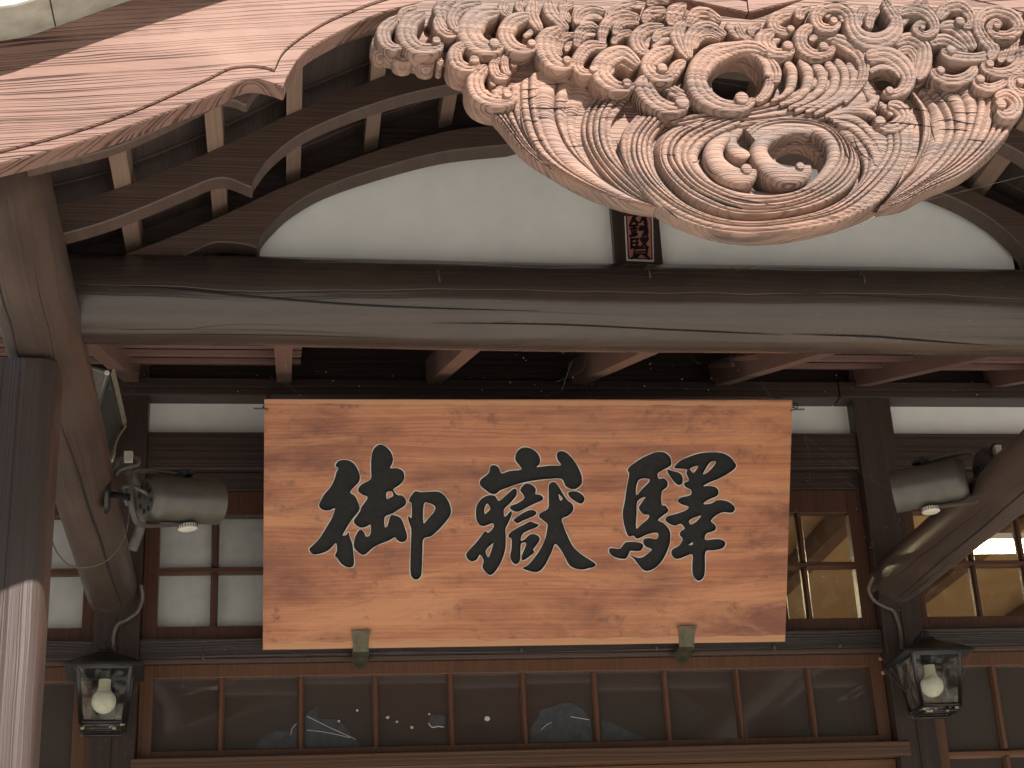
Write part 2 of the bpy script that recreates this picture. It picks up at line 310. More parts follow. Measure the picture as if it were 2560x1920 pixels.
M_TEAR = plain('bare_glass_patch', (0.068, 0.071, 0.076), 0.25, 0, 0.2, 40, 0.2)
M_TEARE = plain('torn_film_edge', (0.55, 0.54, 0.50), 0.7)
M_WEB = plain('cobweb_silk', (0.28, 0.26, 0.23), 0.8)
M_ROOMW = wood('tan_room_boarding', (0.42, 0.29, 0.15), (0.30, 0.20, 0.10), 0, 0.03, 20, 0.5, 0.1, 0.4)
M_TUBE = emit('lit_lamp_tube', (1.0, 0.84, 0.52), 20.0)
M_GROUND = plain('pale_paving', (0.50, 0.465, 0.40), 0.9, 0, 0.4, 3, 0.12)
M_HILL = plain('wooded_hillside_green', (0.045, 0.065, 0.03), 0.95, 0, 0, 0.4, 0.4)
M_RED = plain('faded_red_paper', (0.30, 0.105, 0.080), 0.7)
M_PAPER = plain('old_white_paper', (0.50, 0.47, 0.42), 0.8)
M_CRACK = plain('deep_wood_crack', (0.012, 0.008, 0.007), 0.9)

# ------------------------------------------------------------------ ground and far hillside
me_g = mesh('ground', [(-400, -400, 0), (400, -400, 0), (400, 400, 0), (-400, 400, 0)], [(0, 1, 2, 3)], M_GROUND); struct(me_g)
hv = []; nx_, ny_ = 60, 14
for i in range(nx_):
    for j in range(ny_):
        a = -1.35+2.7*i/(nx_-1); d = 45+j*7
        h = 75*(1-math.exp(-j/5.0))*(1.0+0.12*math.sin(i*0.55+1)+0.06*math.sin(i*1.9))+(rng.random()*2.0 if j else -1)
        hv.append((math.sin(a)*d*1.3, -d*math.cos(a)*0.9-6, h))
struct(mesh('hillside', hv, grid_faces(nx_, ny_), M_HILL, None, False))

# ------------------------------------------------------------------ station wall
fac = thing('station_wall', 'dark brown timber station wall with glazed transoms and white plaster band', 'building', (0, 0, 0))
PL0, PL1, PR0, PR1 = -1.140, -1.021, 1.030, 1.145
def post(x0, x1):
    p = box('post', x0, x1, -0.055, 0.09, 0, 3.60, M_DARKV, fac, 0.004)
    box('post_groove', (x0+x1)/2-0.0015, (x0+x1)/2+0.0015, -0.0562, -0.05, 0.2, 2.80, M_CRACK, p, 0)
    return p
for a, b in ((PL0, PL1), (PR0, PR1), (-2.62, -2.50), (2.50, 2.62)): post(a, b)
BAYS = [(-2.50, PL0), (PL1, PR0), (PR1, 2.50)]
for a, b in BAYS:
    box('plaster_panel', a, b, 0.0, 0.03, 3.330, 3.458, M_PLASTER, fac, 0)
    box('lintel', a, b, -0.042, 0.06, 3.2215, 3.332, M_DARK, fac, 0.003)
    box('head_board', a, b, -0.016, 0.05, 3.1665, 3.2205, M_DARK, fac, 0.002)
    box('sill_beam', a, b, -0.040, 0.06, 2.690, 2.7405, M_GRAINY, fac, 0.003)
    box('sill_bead', a, b, -0.028, 0.05, 2.6775, 2.6895, M_RIB, fac, 0.002)
box('wall_plate', -3.2, 0.985, -0.07, 0.06, 3.4345, 3.4845, M_DARK, fac, 0.003)
box('wall_plate', 0.988, 3.2, -0.072, 0.06, 3.4345, 3.4845, M_DARK, fac, 0.003)
box('frieze_board', -3.2, 3.2, -0.012, 0.03, 3.486, 3.80, M_DARK, fac, 0)
for a, b in BAYS: box('dado_panel', a, b, 0.0, 0.05, 0.0, 1.0, M_DARK, fac, 0.002)

def window(x0, x1, z0, z1, y, xs, zs, mh, mv, pane, st=0.038, rt=0.05, rb=0.037, mw=0.02, lab=None):
    """sash: frame mesh with muntin bars and single panes as sub-parts; xs, zs: centres of the bars"""
    bm = bmesh.new()
    bm_box(bm, x0, x0+st, y-0.014, y+0.02, z0, z1); bm_box(bm, x1-st, x1, y-0.014, y+0.02, z0, z1)
    bm_box(bm, x0+st, x1-st, y-0.0135, y+0.0195, z0, z0+rb); bm_box(bm, x0+st, x1-st, y-0.0135, y+0.0195, z1-rt, z1)
    w = from_bm('window', bm, mv, fac)
    if lab: w['label'] = lab
    zi0, zi1, xi0, xi1 = z0+rb, z1-rt, x0+st, x1-st
    def bevbar(ax, c, a, b):
        h = mw/2; y0 = y-0.012; pr_ = [(-h, y+0.012), (-h, y-0.002), (-h*0.45, y0), (h*0.45, y0), (h, y-0.002), (h, y+0.012)]
        vs = []
        for e in (a, b):
            for (o, yy) in pr_: vs.append((c+o, yy, e) if ax == 'v' else (e, yy, c+o))
        n = len(pr_); fs = [(k, (k+1) % n, n+(k+1) % n, n+k) for k in range(n)]
        if ax == 'v': fs = [f[::-1] for f in fs]
        mesh('muntin', vs, fs, mv if ax == 'v' else mh, w)
    for c in zs: bevbar('h', c, xi0, xi1)
    edges_z = [zi0]+[q for c in zs for q in (c-mw/2, c+mw/2)]+[zi1]
    for c in xs:
        for k in range(0, len(edges_z), 2): bevbar('v', c, edges_z[k], edges_z[k+1])
    ex = [xi0]+[q for c in xs for q in (c-mw/2, c+mw/2)]+[xi1]
    for i in range(0, len(ex), 2):
        for k in range(0, len(edges_z), 2):
            tx, tz = (random.random()-0.5)*0.0016, (random.random()-0.5)*0.0016     # old panes sit a little askew
            a, b, c, d = ex[i], ex[i+1], edges_z[k], edges_z[k+1]
            mesh('pane', [(a, y+0.004+tx+tz, c), (b, y+0.004-tx+tz, c), (b, y+0.004-tx-tz, d), (a, y+0.004+tx-tz, d)], [(0, 1, 2, 3)], pane, w)
    return w
PT = 0.155
window(-1.020, -0.003, 2.7425, 3.1650, 0.0, [-0.905+PT*k+0.075 for k in range(5)], [2.940], M_SASH, M_SASHV, M_GLASS, 0.040, 0.070, 0.039)
window(-0.001, 1.029, 2.7425, 3.1650, 0.0, [0.148+PT*k for k in range(5) ][1:]+[0.838], [2.940], M_SASH, M_SASHV, M_GLASS, 0.042, 0.070, 0.039)
window(-2.49, PL0-0.001, 2.7425, 3.1650, 0.0, [-1.18-PT*k for k in range(1, 8)][::-1], [2.940], M_SASH, M_SASHV, M_GLASS, 0.036, 0.070, 0.039)
window(PR1+0.001, 2.49, 2.7425, 3.1650, 0.0, [1.345+PT*k for k in range(0, 7)], [2.940], M_SASH, M_SASHV, M_GLASS, 0.036, 0.070, 0.039)
TX = [U(x, 1770, 0)[0] for x in (553, 752, 938, 1127, 1310, 1490, 1667, 1848, 2030)]
tw = window(-1.019, 1.028, 2.424, 2.6765, 0.0, TX, [], M_SASH2, M_SASH2V, M_FILM, 0.036, 0.036, 0.024, 0.018, 'long transom of ten dark panes with torn film')
box('sill_rail', -1.03, 1.06, -0.062, 0.03, 2.383, 2.4225, M_SASH3, fac, 0.003)
box('door_head', -1.02, 1.028, -0.02, 0.03, 2.28, 2.381, M_SASH2, fac, 0.002)
window(-2.49, PL0-0.001, 2.05, 2.6765, 0.0, [-1.36-0.2*k for k in range(0, 5)][::-1], [2.392], M_SASH2, M_SASH2V, M_FILM, 0.045, 0.040, 0.06, 0.02)
window(PR1+0.001, 2.49, 2.05, 2.6765, 0.0, [1.355+0.2*k for k in range(0, 5)], [2.392], M_SASH2, M_SASH2V, M_FILM, 0.040, 0.040, 0.06, 0.022)
box('blind', -2.48, -0.03, 0.045, 0.052, 2.70, 3.16, M_BLIND, fac, 0)['label'] = 'pale board behind the left upper panes'
# torn patches of the brown film, on the panes of the transom
def patch_px(pts, Y, mat, parent, name, t=0.0006):
    P = [U(a, b, Y) for a, b in pts]; n = len(P)
    vs = [tuple(p) for p in P]+[(p[0], p[1]+t, p[2]) for p in P]
    return mesh(name, vs, [tuple(range(n))]+[(k, (k+1) % n, n+(k+1) % n, n+k) for k in range(n)], mat, parent)
Yt = 0.0015
q = lambda L, ox, oy, s: [(a/s+ox, b/s+oy) for a, b in L]
S7 = 2212/700
tears = [
 q([(0, 1190), (110, 1110), (200, 1095), (275, 1105), (290, 1060), (322, 1030), (322, 1250), (0, 1258)], 640, 1480, S7),
 q([(384, 985), (410, 950), (485, 908), (490, 1000), (620, 1005), (690, 1045), (735, 1100), (780, 1160), (830, 1225), (384, 1245)], 640, 1480, S7),
 q([(1360, 1010), (1390, 975), (1450, 965), (1492, 985), (1497, 1040), (1480, 1065), (1440, 1060), (1410, 1072), (1370, 1050)], 640, 1480, S7),
 q([(75, 1190), (85, 1080), (140, 990), (165, 930), (260, 905), (340, 870), (420, 880), (500, 930), (560, 1010), (570, 1180)], 1300, 1480, S7),
 q([(645, 1015), (690, 1018), (790, 1065), (880, 1110), (1010, 1165), (645, 1178)], 1300, 1480, S7),
 q([(1465, 890), (1570, 880), (1690, 1240), (1735, 1510), (1720, 1570), (1640, 1200)], 1280-100, 960+620-620, 1.728)]
for t in tears[:5]: patch_px(t, Yt, M_TEAR, tw, 'bare_patch')
for a, b, c in (((400, 980), (560, 1060), (790, 1165)), ((400, 1090), (560, 1110), (740, 1150)), ((275, 1130), (285, 1080), (320, 1040))):
    tube('tear_edge', [U(x/S7+640, y/S7+1480, Yt-0.0004) for x, y in (a, b, c)], 0.0009, M_TEARE, tw, 5)
for cx, cy, r in ((1042, 990, 14), (1113, 1025, 10), (1232, 1070, 14), (1825, 1000, 22), (800, 935, 10), (1368, 965, 9), (655, 1020, 10)):
    p = [(cx+r*math.cos(k)*(.8+.4*random.random()), cy+r*math.sin(k)*(.7+.3*random.random())) for k in np.linspace(0, 6.28, 9)[:-1]]
    patch_px(q(p, 640, 1480, S7), Yt-0.0006, M_TEARE, tw, 'film_flake')
tube('tear_edge', [U(x/S7+640, y/S7+1480, Yt-0.0004) for x, y in ((1362, 1035), (1390, 1068), (1440, 1062), (1485, 1068))], 0.0016, M_TEARE, tw, 5)
tube('tear_edge', [U(x/S7+1300, y/S7+1480, Yt-0.0004) for x, y in ((400, 985), (480, 998), (548, 1010))], 0.0010, M_TEARE, tw, 5)
tube('tear_edge', [U(x/S7+1300, y/S7+1480, Yt-0.0004) for x, y in ((165, 1090), (210, 1050), (250, 1030))], 0.0008, M_TEARE, tw, 5)
# small nails and staples in the sill beam
for px, py in ((508, 1643), (2098, 1615), (770, 1650), (1303, 1626), (1934, 1620), (1640, 1622)):
    p = U(px, py, -0.042); box('nail', p[0]-0.003, p[0]+0.003, -0.052, -0.039, p[2]-0.006, p[2]+0.004, M_CABLE, fac, 0.001)
for px, py in ((2201, 1647), (2208, 1682)):
    p = U(px, py, -0.016); lathe('paint_chip', [(0, 0.006), (0.001, 0.0045), (0.0012, 0.0001)], (p[0], p[1], p[2]), (0, -1, 0), M_SIGNE, fac, 10)

# the waiting room behind the upper panes
room = thing('waiting_room', 'warm tan boarded waiting room seen through the right upper panes', 'room', (1.0, 2.0, 0))
mesh('room_wall', [(-2.6, 3.6, 0), (4.5, 3.6, 0), (4.5, 3.6, 3.9), (-2.6, 3.6, 3.9), (4.5, 0.12, 0), (4.5, 0.12, 3.9)], [(0, 1, 2, 3), (1, 4, 5, 2)], M_ROOMW, room)
mesh('room_ceiling', [(-2.6, 0.1, 3.70), (4.5, 0.1, 3.70), (4.5, 3.7, 3.70), (-2.6, 3.7, 3.70)], [(0, 1, 2, 3)], M_ROOMW, room)
mesh('room_floor', [(-2.6, 0.1, 0.1), (4.5, 0.1, 0.1), (4.5, 3.7, 0.1), (-2.6, 3.7, 0.1)], [(0, 1, 2, 3)], M_ROOMW, room)
mesh('room_side', [(-2.6, 0.1, 0), (-2.6, 3.7, 0), (-2.6, 3.7, 3.9), (-2.6, 0.1, 3.9)], [(0, 1, 2, 3)], M_ROOMW, room)
for k in range(7): box('ceiling_joist', -0.6+k*0.72, -0.53+k*0.72, 0.12, 3.58, 3.60, 3.698, M_SASH3, room)
box('ceiling_beam', -2.5, 4.4, 1.0, 1.12, 3.50, 3.599, M_ROOMW, room)
box('picture_rail', -2.5, 4.4, 3.54, 3.598, 2.95, 3.06, M_SASH3, room)
for lx, ly in ((2.18, 1.5), (0.4, 2.2), (3.4, 2.6)):  # only the first lamp shows; the other two are added to brighten the room
    lt = thing('ceiling_lamp', 'lit fluorescent ceiling lamp glowing behind the right outer panes' if lx == 2.18 else ('added unseen ceiling lamp brightening the middle of the waiting room' if lx == 0.4 else 'added unseen ceiling lamp brightening the far right of the waiting room'), 'lamp', (lx, ly, 3.44), 'waiting room ceiling lamps')
    tube('lamp_tube', [(lx-0.22, ly, 3.45), (lx+0.28, ly, 3.45)], 0.020, M_TUBE, lt, 10, True, 0)
    box('lamp_housing', lx-0.26, lx+0.32, ly-0.045, ly+0.045, 3.474, 3.499, M_PLASTER, lt)

# ------------------------------------------------------------------ porch
por = thing('porch', 'brown timber porch with curved gable, round tie beam and pink sunlit bargeboard', 'porch', (0, -1.5, 0))
XC = 0.10
YB = -2.20                                              # face of the bargeboard
def lumpy(r0, r1, amp, seed, fx=3.0, squash=0.0):
    ph = np.random.default_rng(seed).random(8)*6.28
    def f(s, t):
        w = sum(math.sin(fx*(k+1)*s*2+ph[k]+(k % 3)*t)*0.6**k for k in range(4))
        return (r0+(r1-r0)*s)*(1+amp*w+squash*math.cos(2*t))
    return f
def log_crack(pts, r, parent, mat=M_CRACK, name='crack'):
    tube(name, pts, r, mat, parent, 6, True, 5, lambda s, t: r*max(0.12, math.sin(math.pi*min(max(s, .02), .98))**0.6))
# round tie beam
NB = 64
bl = tube('tie_beam', [(-1.10+2.62*k/(NB-1), -1.50, 3.040-0.008*k/(NB-1)+0.0015*math.sin(k*0.2)) for k in range(NB)], 0.09, M_BEAM, por, 36, True, 0, lumpy(0.087, 0.093, 0.0045, 3))
def on_beam(px, py, lift=0.0):
    """point of the beam's round face on the sight line"""
    d = ray(px, py); dy, dz = d[1], d[2]; ax = (-1.5, 3.035); R = 0.0915+lift
    oy, oz = CAM[1]-ax[0], CAM[2]-ax[1]; a = dy*dy+dz*dz; b = 2*(oy*dy+oz*dz); c = oy*oy+oz*oz-R*R
    disc = max(0.0, b*b-4*a*c); t = (-b-math.sqrt(disc))/(2*a); return CAM+d*t
for L, r in ([[(200, 712), (420, 722), (640, 742), (860, 760), (1060, 770), (1350, 778)], 0.0022], [[(1080, 808), (1400, 812), (1700, 826), (1960, 838)], 0.0016],
             [[(1980, 836), (2180, 842), (2260, 848), (2400, 858), (2560, 866)], 0.0020], [[(640, 672), (900, 678), (1250, 680), (1600, 690), (2100, 712), (2560, 740)], 0.0010],
             [[(1900, 728), (2200, 742), (2560, 760)], 0.0009], [[(300, 835), (700, 838), (1000, 846)], 0.0010]):
    log_crack([on_beam(a, b, -0.0012) for a, b in L], r, bl)
for px, py in ((1093, 697), (1617, 688), (2152, 700)):      # old iron hooks
    p = on_beam(px, py)
    tube('hook', [p+np.array([0, 0.004, 0.012]), p+np.array([0.001, -0.012, 0.012]), p+np.array([0.002, -0.016, 0.0]), p+np.array([0.004, -0.010, -0.010]), p+np.array([0.006, -0.004, -0.004])], 0.0018, M_DARK, bl, 6)
# logs from the porch posts back to the wall
def porch_log(x0, x1, z0, z1, r0, r1, yf, seed, cracks):
    L = tube('porch_log', [(x0+(x1-x0)*k/23, -0.0+yf*k/23, z0+(z1-z0)*k/23) for k in range(24)], 0.07, M_LOG, por, 30, True, 0, lumpy(r0, r1, 0.008, seed, 2.0))
    for (dx, za, zb, ya, yb, r) in cracks:
        pts = []
        for k in range(12):
            t = k/11; y = ya+(yb-ya)*t; s = y/yf; X = x0+(x1-x0)*s; Z = z0+(z1-z0)*s; R = r0+(r1-r0)*s
            th = za+(zb-za)*t+0.02*math.sin(k*1.7)
            pts.append((X+math.cos(th)*(R-0.0006), y, Z+math.sin(th)*(R-0.0006)))
        log_crack(pts, r, L)
    return L
porch_log(-1.100, -1.098, 2.876, 3.005, 0.0685, 0.0770, -2.155, 5, [(0, rad(-62), rad(-84), -0.02, -1.35, 0.0034), (0, rad(-70), rad(-60), -1.3, -2.1, 0.0016), (0, rad(-120), rad(-112), -1.42, -2.0, 0.003)])
porch_log(1.092, 1.105, 2.882, 2.893, 0.0690, 0.0780, -2.155, 9, [(0, rad(-108), rad(-118), -0.02, -1.6, 0.0026), (0, rad(-96), rad(-92), -0.10, -0.45, 0.0014), (0, rad(-150), rad(-140), -0.2, -0.9, 0.0014)])
# porch posts
for px_ in (-1.131, 1.135):
    vs = []; seg = 72
    for z in (0, 1, 2, 2.55, 2.76, 2.84, 2.880, 2.886):
        for k in range(seg):
            t = 2*math.pi*k/seg; r = 0.070*(1 if z < 2.875 else 0.994 if z < 2.883 else 0.975); e = 0.45
            vs.append((px_+r*math.copysign(abs(math.cos(t))**e, math.cos(t)), -1.5+r*math.copysign(abs(math.sin(t))**e, math.sin(t)), z))
    fs = grid_faces(8, seg, True); fs.append(tuple(range(7*seg, 8*seg)))
    po = mesh('porch_post', vs, fs, M_POST, por, True); po.data.set_sharp_from_angle(angle=rad(50))
    for dx in (-0.028, 0.004):
        tube('seam', [(px_+dx, -1.5696, 0.1), (px_+dx+0.002, -1.5696, 2.86)], 0.0009, M_CRACK, po, 5, True, 0)

# curved ribs of the gable (front faces), traced and mirrored about the gable's middle
def extend(lo, Y, dz1=0.045, dz2=0.062):
    xl, zl = lo[-1]; return lo+spline([(xl, zl), (xl+(XC-xl)*0.5, zl+dz1), (XC, zl+dz2)], 6)[1:]
def full(lo): return lo+mirror(lo, XC)[1:]
Y3, Y2, Y1 = -1.545, -1.75, -2.158
r3lo = sag([[(40, 775), (165, 738), (289, 703), (463, 637), (521, 611), (556, 605), (613, 611), (642, 620)], [(644, 618), (654, 590), (683, 556), (729, 515), (810, 469), (926, 428), (1100, 382), (1273, 362)]], Y3)
r3up = sag([[(20, 710), (148, 680), (318, 634), (538, 547), (718, 463), (926, 382), (1111, 330), (1244, 313)]], Y3)
r2lo = sag([[(-40, 640), (119, 596), (278, 550), (463, 475), (521, 451), (567, 446), (628, 469)], [(630, 466), (637, 446), (677, 394), (752, 336), (868, 284), (1013, 237), (1157, 205)]], Y2)
r2up = sag([[(-40, 558), (98, 524), (284, 475), (521, 382), (718, 289), (926, 203), (1060, 158), (1157, 130)]], Y2)
r1lo = sag([[(66, 424), (120, 412), (300, 364), (480, 282), (540, 250), (578, 250), (612, 262)], [(616, 262), (640, 226), (720, 150), (860, 90), (1000, 50), (1157, 20)]], Y1)
r1up = [(x, z+0.085) for x, z in sag([[(66, 424), (120, 412), (300, 364), (480, 300), (640, 240), (860, 110), (1157, 20)]], Y1)]
rb3 = band('gable_rib', full(extend(r3lo, Y3)), full(extend(r3up, Y3)), Y3, -1.497, M_RIB, por)
rb2 = band('gable_rib', full(extend(r2lo, Y2)), full(extend(r2up, Y2)), Y2, Y2+0.040, M_RIB, por)
rb1 = band('gable_rib', full(extend(r1lo, Y1)), full(extend(r1up, Y1)), Y1, Y1+0.022, M_RIB, por)
# battens running front to back over the ribs, planks above them
R2 = np.array(full(extend(r2up, Y2))); R2 = R2[np.argsort(R2[:, 0])]
def ztop(x): return float(np.interp(x, R2[:, 0], R2[:, 1]))
bat = [(284, 330, 470), (521, 557, 376), (718, 753, 283), (922, 966, 198)]
bx = [((UX(a, y, Y2)[0]+UX(b, y, Y2)[0])/2, (UX(b, y, Y2)[0]-UX(a, y, Y2)[0])) for a, b, y in bat]
pitch_b = (bx[3][0]-bx[0][0])/3
cen = [bx[0][0]-pitch_b*1.0]+[b[0] for b in bx]
k = 1
while bx[3][0]+pitch_b*k < XC: cen.append(bx[3][0]+pitch_b*k); k += 1
cen += [2*XC-c for c in cen if c < XC-0.02]
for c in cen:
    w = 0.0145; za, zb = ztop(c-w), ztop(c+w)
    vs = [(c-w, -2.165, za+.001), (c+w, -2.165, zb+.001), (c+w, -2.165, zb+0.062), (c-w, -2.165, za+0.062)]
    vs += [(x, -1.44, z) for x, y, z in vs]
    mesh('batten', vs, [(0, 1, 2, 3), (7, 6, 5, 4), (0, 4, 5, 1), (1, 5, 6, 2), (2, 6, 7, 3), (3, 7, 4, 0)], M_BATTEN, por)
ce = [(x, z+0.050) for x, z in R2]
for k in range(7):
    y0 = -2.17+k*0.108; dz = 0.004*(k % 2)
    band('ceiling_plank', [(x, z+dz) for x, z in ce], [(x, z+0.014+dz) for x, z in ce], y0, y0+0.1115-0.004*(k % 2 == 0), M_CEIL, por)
# white gable plaster, strut
pl_lo = [(-0.692, 3.05), (0.892, 3.05)]
band('gable_plaster', pl_lo, [(x, z+0.03) for x, z in full(extend(r3lo, Y3))], -1.480, -1.455, M_PLASTER, por)
band('gable_back_board', [(x, z+0.0305) for x, z in full(extend(r3lo, Y3))], [(x, z+0.02) for x, z in ce], -1.479, -1.456, M_CEIL, por)
def px_box(name, pts, Y0, Y1, mat, parent):
    P = [U(a, b, Y0) for a, b in pts]; n = len(P)
    vs = [tuple(p) for p in P]+[(p[0], Y1, p[2]) for p in P]
    o = mesh(name, vs, [tuple(range(n)), tuple(range(n, 2*n))[::-1]]+[(k, (k+1) % n, n+(k+1) % n, n+k) for k in range(n)], mat, parent)
    bm = bmesh.new(); bm.from_mesh(o.data); bmesh.ops.recalc_face_normals(bm, faces=bm.faces); bm.to_mesh(o.data); bm.free(); return o
sx0, sx1 = U(1534, 600, -1.50)[0], U(1652, 600, -1.50)[0]
box('strut', sx0, sx1, -1.502, -1.470, 3.06, 3.5, M_DARKV, por, 0.002)

# bargeboard: main board, incised line, lower moulding strip
bl_l = sag([[(-330, 470), (-150, 440), (0, 408), (130, 374), (272, 332), (411, 282), (538, 234), (585, 209), (630, 198), (671, 205), (706, 217)], [(709, 214), (718, 191), (747, 145), (781, 116), (868, 69), (954, 32), (1076, 0), (1230, -32), (1400, -45), (1560, -30), (1720, 0), (1870, 31)]], YB, 5)
gr_l = sag([[(-330, 440), (-150, 410), (0, 378), (111, 350), (221, 318), (348, 272), (443, 231), (522, 196), (570, 172), (617, 165), (658, 168), (685, 176)], [(687, 172), (706, 133), (746, 98), (810, 58), (868, 32), (955, 0), (1076, -32), (1230, -62), (1400, -76), (1560, -62), (1720, -32), (1868, 0)]], YB, 5)
PKX = UX(1870, 31, YB)[0]
u1, u2, u3 = UX(0, 100, YB), UX(139, 64, YB), UX(345, -8, YB)
up_l = spline([(u1[0]-0.25, u1[1]-0.035), u1, u2, u3, (-0.66, u3[1]+0.095), (-0.42, u3[1]+0.20), (-0.15, u3[1]+0.27), (PKX, u3[1]+0.295)], 6)
bl_r = sag([[(1872, 31), (2000, 1), (2150, -24), (2300, -22), (2435, 1), (2560, 32), (2720, 85), (2840, 125)]], YB, 5)
up_r = spline([(PKX+0.002, u3[1]+0.295), (0.40, u3[1]+0.27), (0.65, u3[1]+0.20), (0.90, u3[1]+0.095), (1.15, u3[1])], 6)
bb = band('bargeboard', gr_l, up_l, YB, YB+0.025, M_BARGE, por)
bbr = band('bargeboard', bl_r, up_r, YB, YB+0.04, M_BARGE, por)
gr_s = [(x+0.0008, z-0.0034) for x, z in gr_l]
band('bargeboard_moulding', bl_l, gr_s, YB+0.0012, YB+0.04, M_BARGE, bb)
band('bargeboard_back', [(x, z+0.006) for x, z in bl_l], [(x, z-0.004) for x, z in up_l], YB+0.0255, YB+0.041, M_CEIL, bb)
# roof edge of weathered metal and the roof that runs back from it
def verge_curve(dz): return [(x, z+dz) for x, z in up_l+up_r[1:]]
vx = np.array(verge_curve(0)); joints = [vx[0, 0], U(139, 64, YB)[0]]
while joints[-1] < vx[-1, 0]: joints.append(joints[-1]+0.42)
for a, b in zip(joints[:-1], joints[1:]):
    seg_ = [(x, z) for x, z in zip(np.linspace(a+0.0012, min(b, vx[-1, 0])-0.0012, 14), np.interp(np.linspace(a+0.0012, min(b, vx[-1, 0])-0.0012, 14), vx[:, 0], vx[:, 1]))]
    band('roof_edge', [(x, z-0.002) for x, z in seg_], [(x, z+0.040) for x, z in seg_], YB-0.085, YB+0.05, M_VERGE, por)
band('roof', [(x, z+0.0405) for x, z in verge_curve(0)], [(x, z+0.062) for x, z in verge_curve(0)], YB-0.068, -1.30, M_ROOF, por)
# main eave behind the porch: rafters, boards, roof sheet
ev = thing('main_eave', 'dark brown boarded eave of the main roof above the wall', 'eave', (0, -0.8, 0))
def zr(y): return 3.462+(y+0.1)*0.334
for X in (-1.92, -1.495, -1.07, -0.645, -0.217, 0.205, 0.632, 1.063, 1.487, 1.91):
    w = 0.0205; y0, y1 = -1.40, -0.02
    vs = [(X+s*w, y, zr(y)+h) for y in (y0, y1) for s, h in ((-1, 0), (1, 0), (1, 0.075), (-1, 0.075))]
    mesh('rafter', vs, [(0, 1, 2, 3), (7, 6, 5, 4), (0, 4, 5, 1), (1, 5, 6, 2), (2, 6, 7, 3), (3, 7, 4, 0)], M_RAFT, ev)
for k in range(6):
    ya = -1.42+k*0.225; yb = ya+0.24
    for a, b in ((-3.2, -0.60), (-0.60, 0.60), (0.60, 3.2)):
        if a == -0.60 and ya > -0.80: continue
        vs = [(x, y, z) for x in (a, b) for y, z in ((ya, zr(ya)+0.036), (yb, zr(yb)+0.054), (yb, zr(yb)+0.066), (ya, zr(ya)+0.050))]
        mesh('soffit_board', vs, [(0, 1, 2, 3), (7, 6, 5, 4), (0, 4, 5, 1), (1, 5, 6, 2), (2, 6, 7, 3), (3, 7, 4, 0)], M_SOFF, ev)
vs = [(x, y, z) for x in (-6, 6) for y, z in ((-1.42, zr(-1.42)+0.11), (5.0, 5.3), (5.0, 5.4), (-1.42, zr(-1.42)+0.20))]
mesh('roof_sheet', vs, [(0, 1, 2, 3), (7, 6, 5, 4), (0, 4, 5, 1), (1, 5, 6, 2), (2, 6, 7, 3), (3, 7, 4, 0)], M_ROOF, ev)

# ------------------------------------------------------------------ name board
SB, ST = np.array([0.0, -0.100, 2.6935]), np.array([0.0, -0.400, 3.288])
s_up = (ST-SB)/np.linalg.norm(ST-SB); s_n = np.cross(np.array([1.0, 0, 0]), s_up)      # outward normal
if s_n[1] > 0: s_n = -s_n
def S(px, py):
    p = UPL(px, py, SB, s_n); return (p[0], float(np.dot(p-SB, s_up)))
sign = thing('name_board', 'large orange brown wooden name board with three carved black characters', 'sign', (0.016, -0.1, 2.6935))
SM = Matrix(((1, s_up[0], s_n[0], SB[0]), (0, s_up[1], s_n[1], SB[1]), (0, s_up[2], s_n[2], SB[2]), (0, 0, 0, 1)))
def curve_mesh(name, loops, ext, off, mat, parent, z0, fill='BOTH', offset=0.0, bevel=0.0, M_=SM):
    cu = bpy.data.curves.new(name, 'CURVE'); cu.dimensions = '2D'; cu.fill_mode = fill; cu.extrude = ext; cu.offset = offset
    cu.bevel_depth = bevel; cu.bevel_resolution = 1
    for L in loops:
        s = cu.splines.new('POLY'); s.points.add(len(L)-1); s.use_cyclic_u = True
        for p, (a, b) in zip(s.points, L): p.co = (a, b, 0, 1)
    o = bpy.data.objects.new(name, cu); COL.objects.link(o); bpy.context.view_layer.update()
    me = bpy.data.meshes.new_from_object(o.evaluated_get(bpy.context.evaluated_depsgraph_get())); bpy.data.objects.remove(o)
    me.transform(M_ @ Matrix.Translation((0, 0, z0))); me.materials.clear()
    return finish(bpy.data.objects.new(name, me), parent, mat, False)
K1 = (4.148, 740, 1080); K2 = (4.1475, 1120, 1080); K3 = (4.1475, 1490, 1080)
def glyph(K, L, closed=True):
    return [S(a, b) for a, b in spline([(x/K[0]+K[1], y/K[0]+K[2]) for x, y in L], 3, True)]
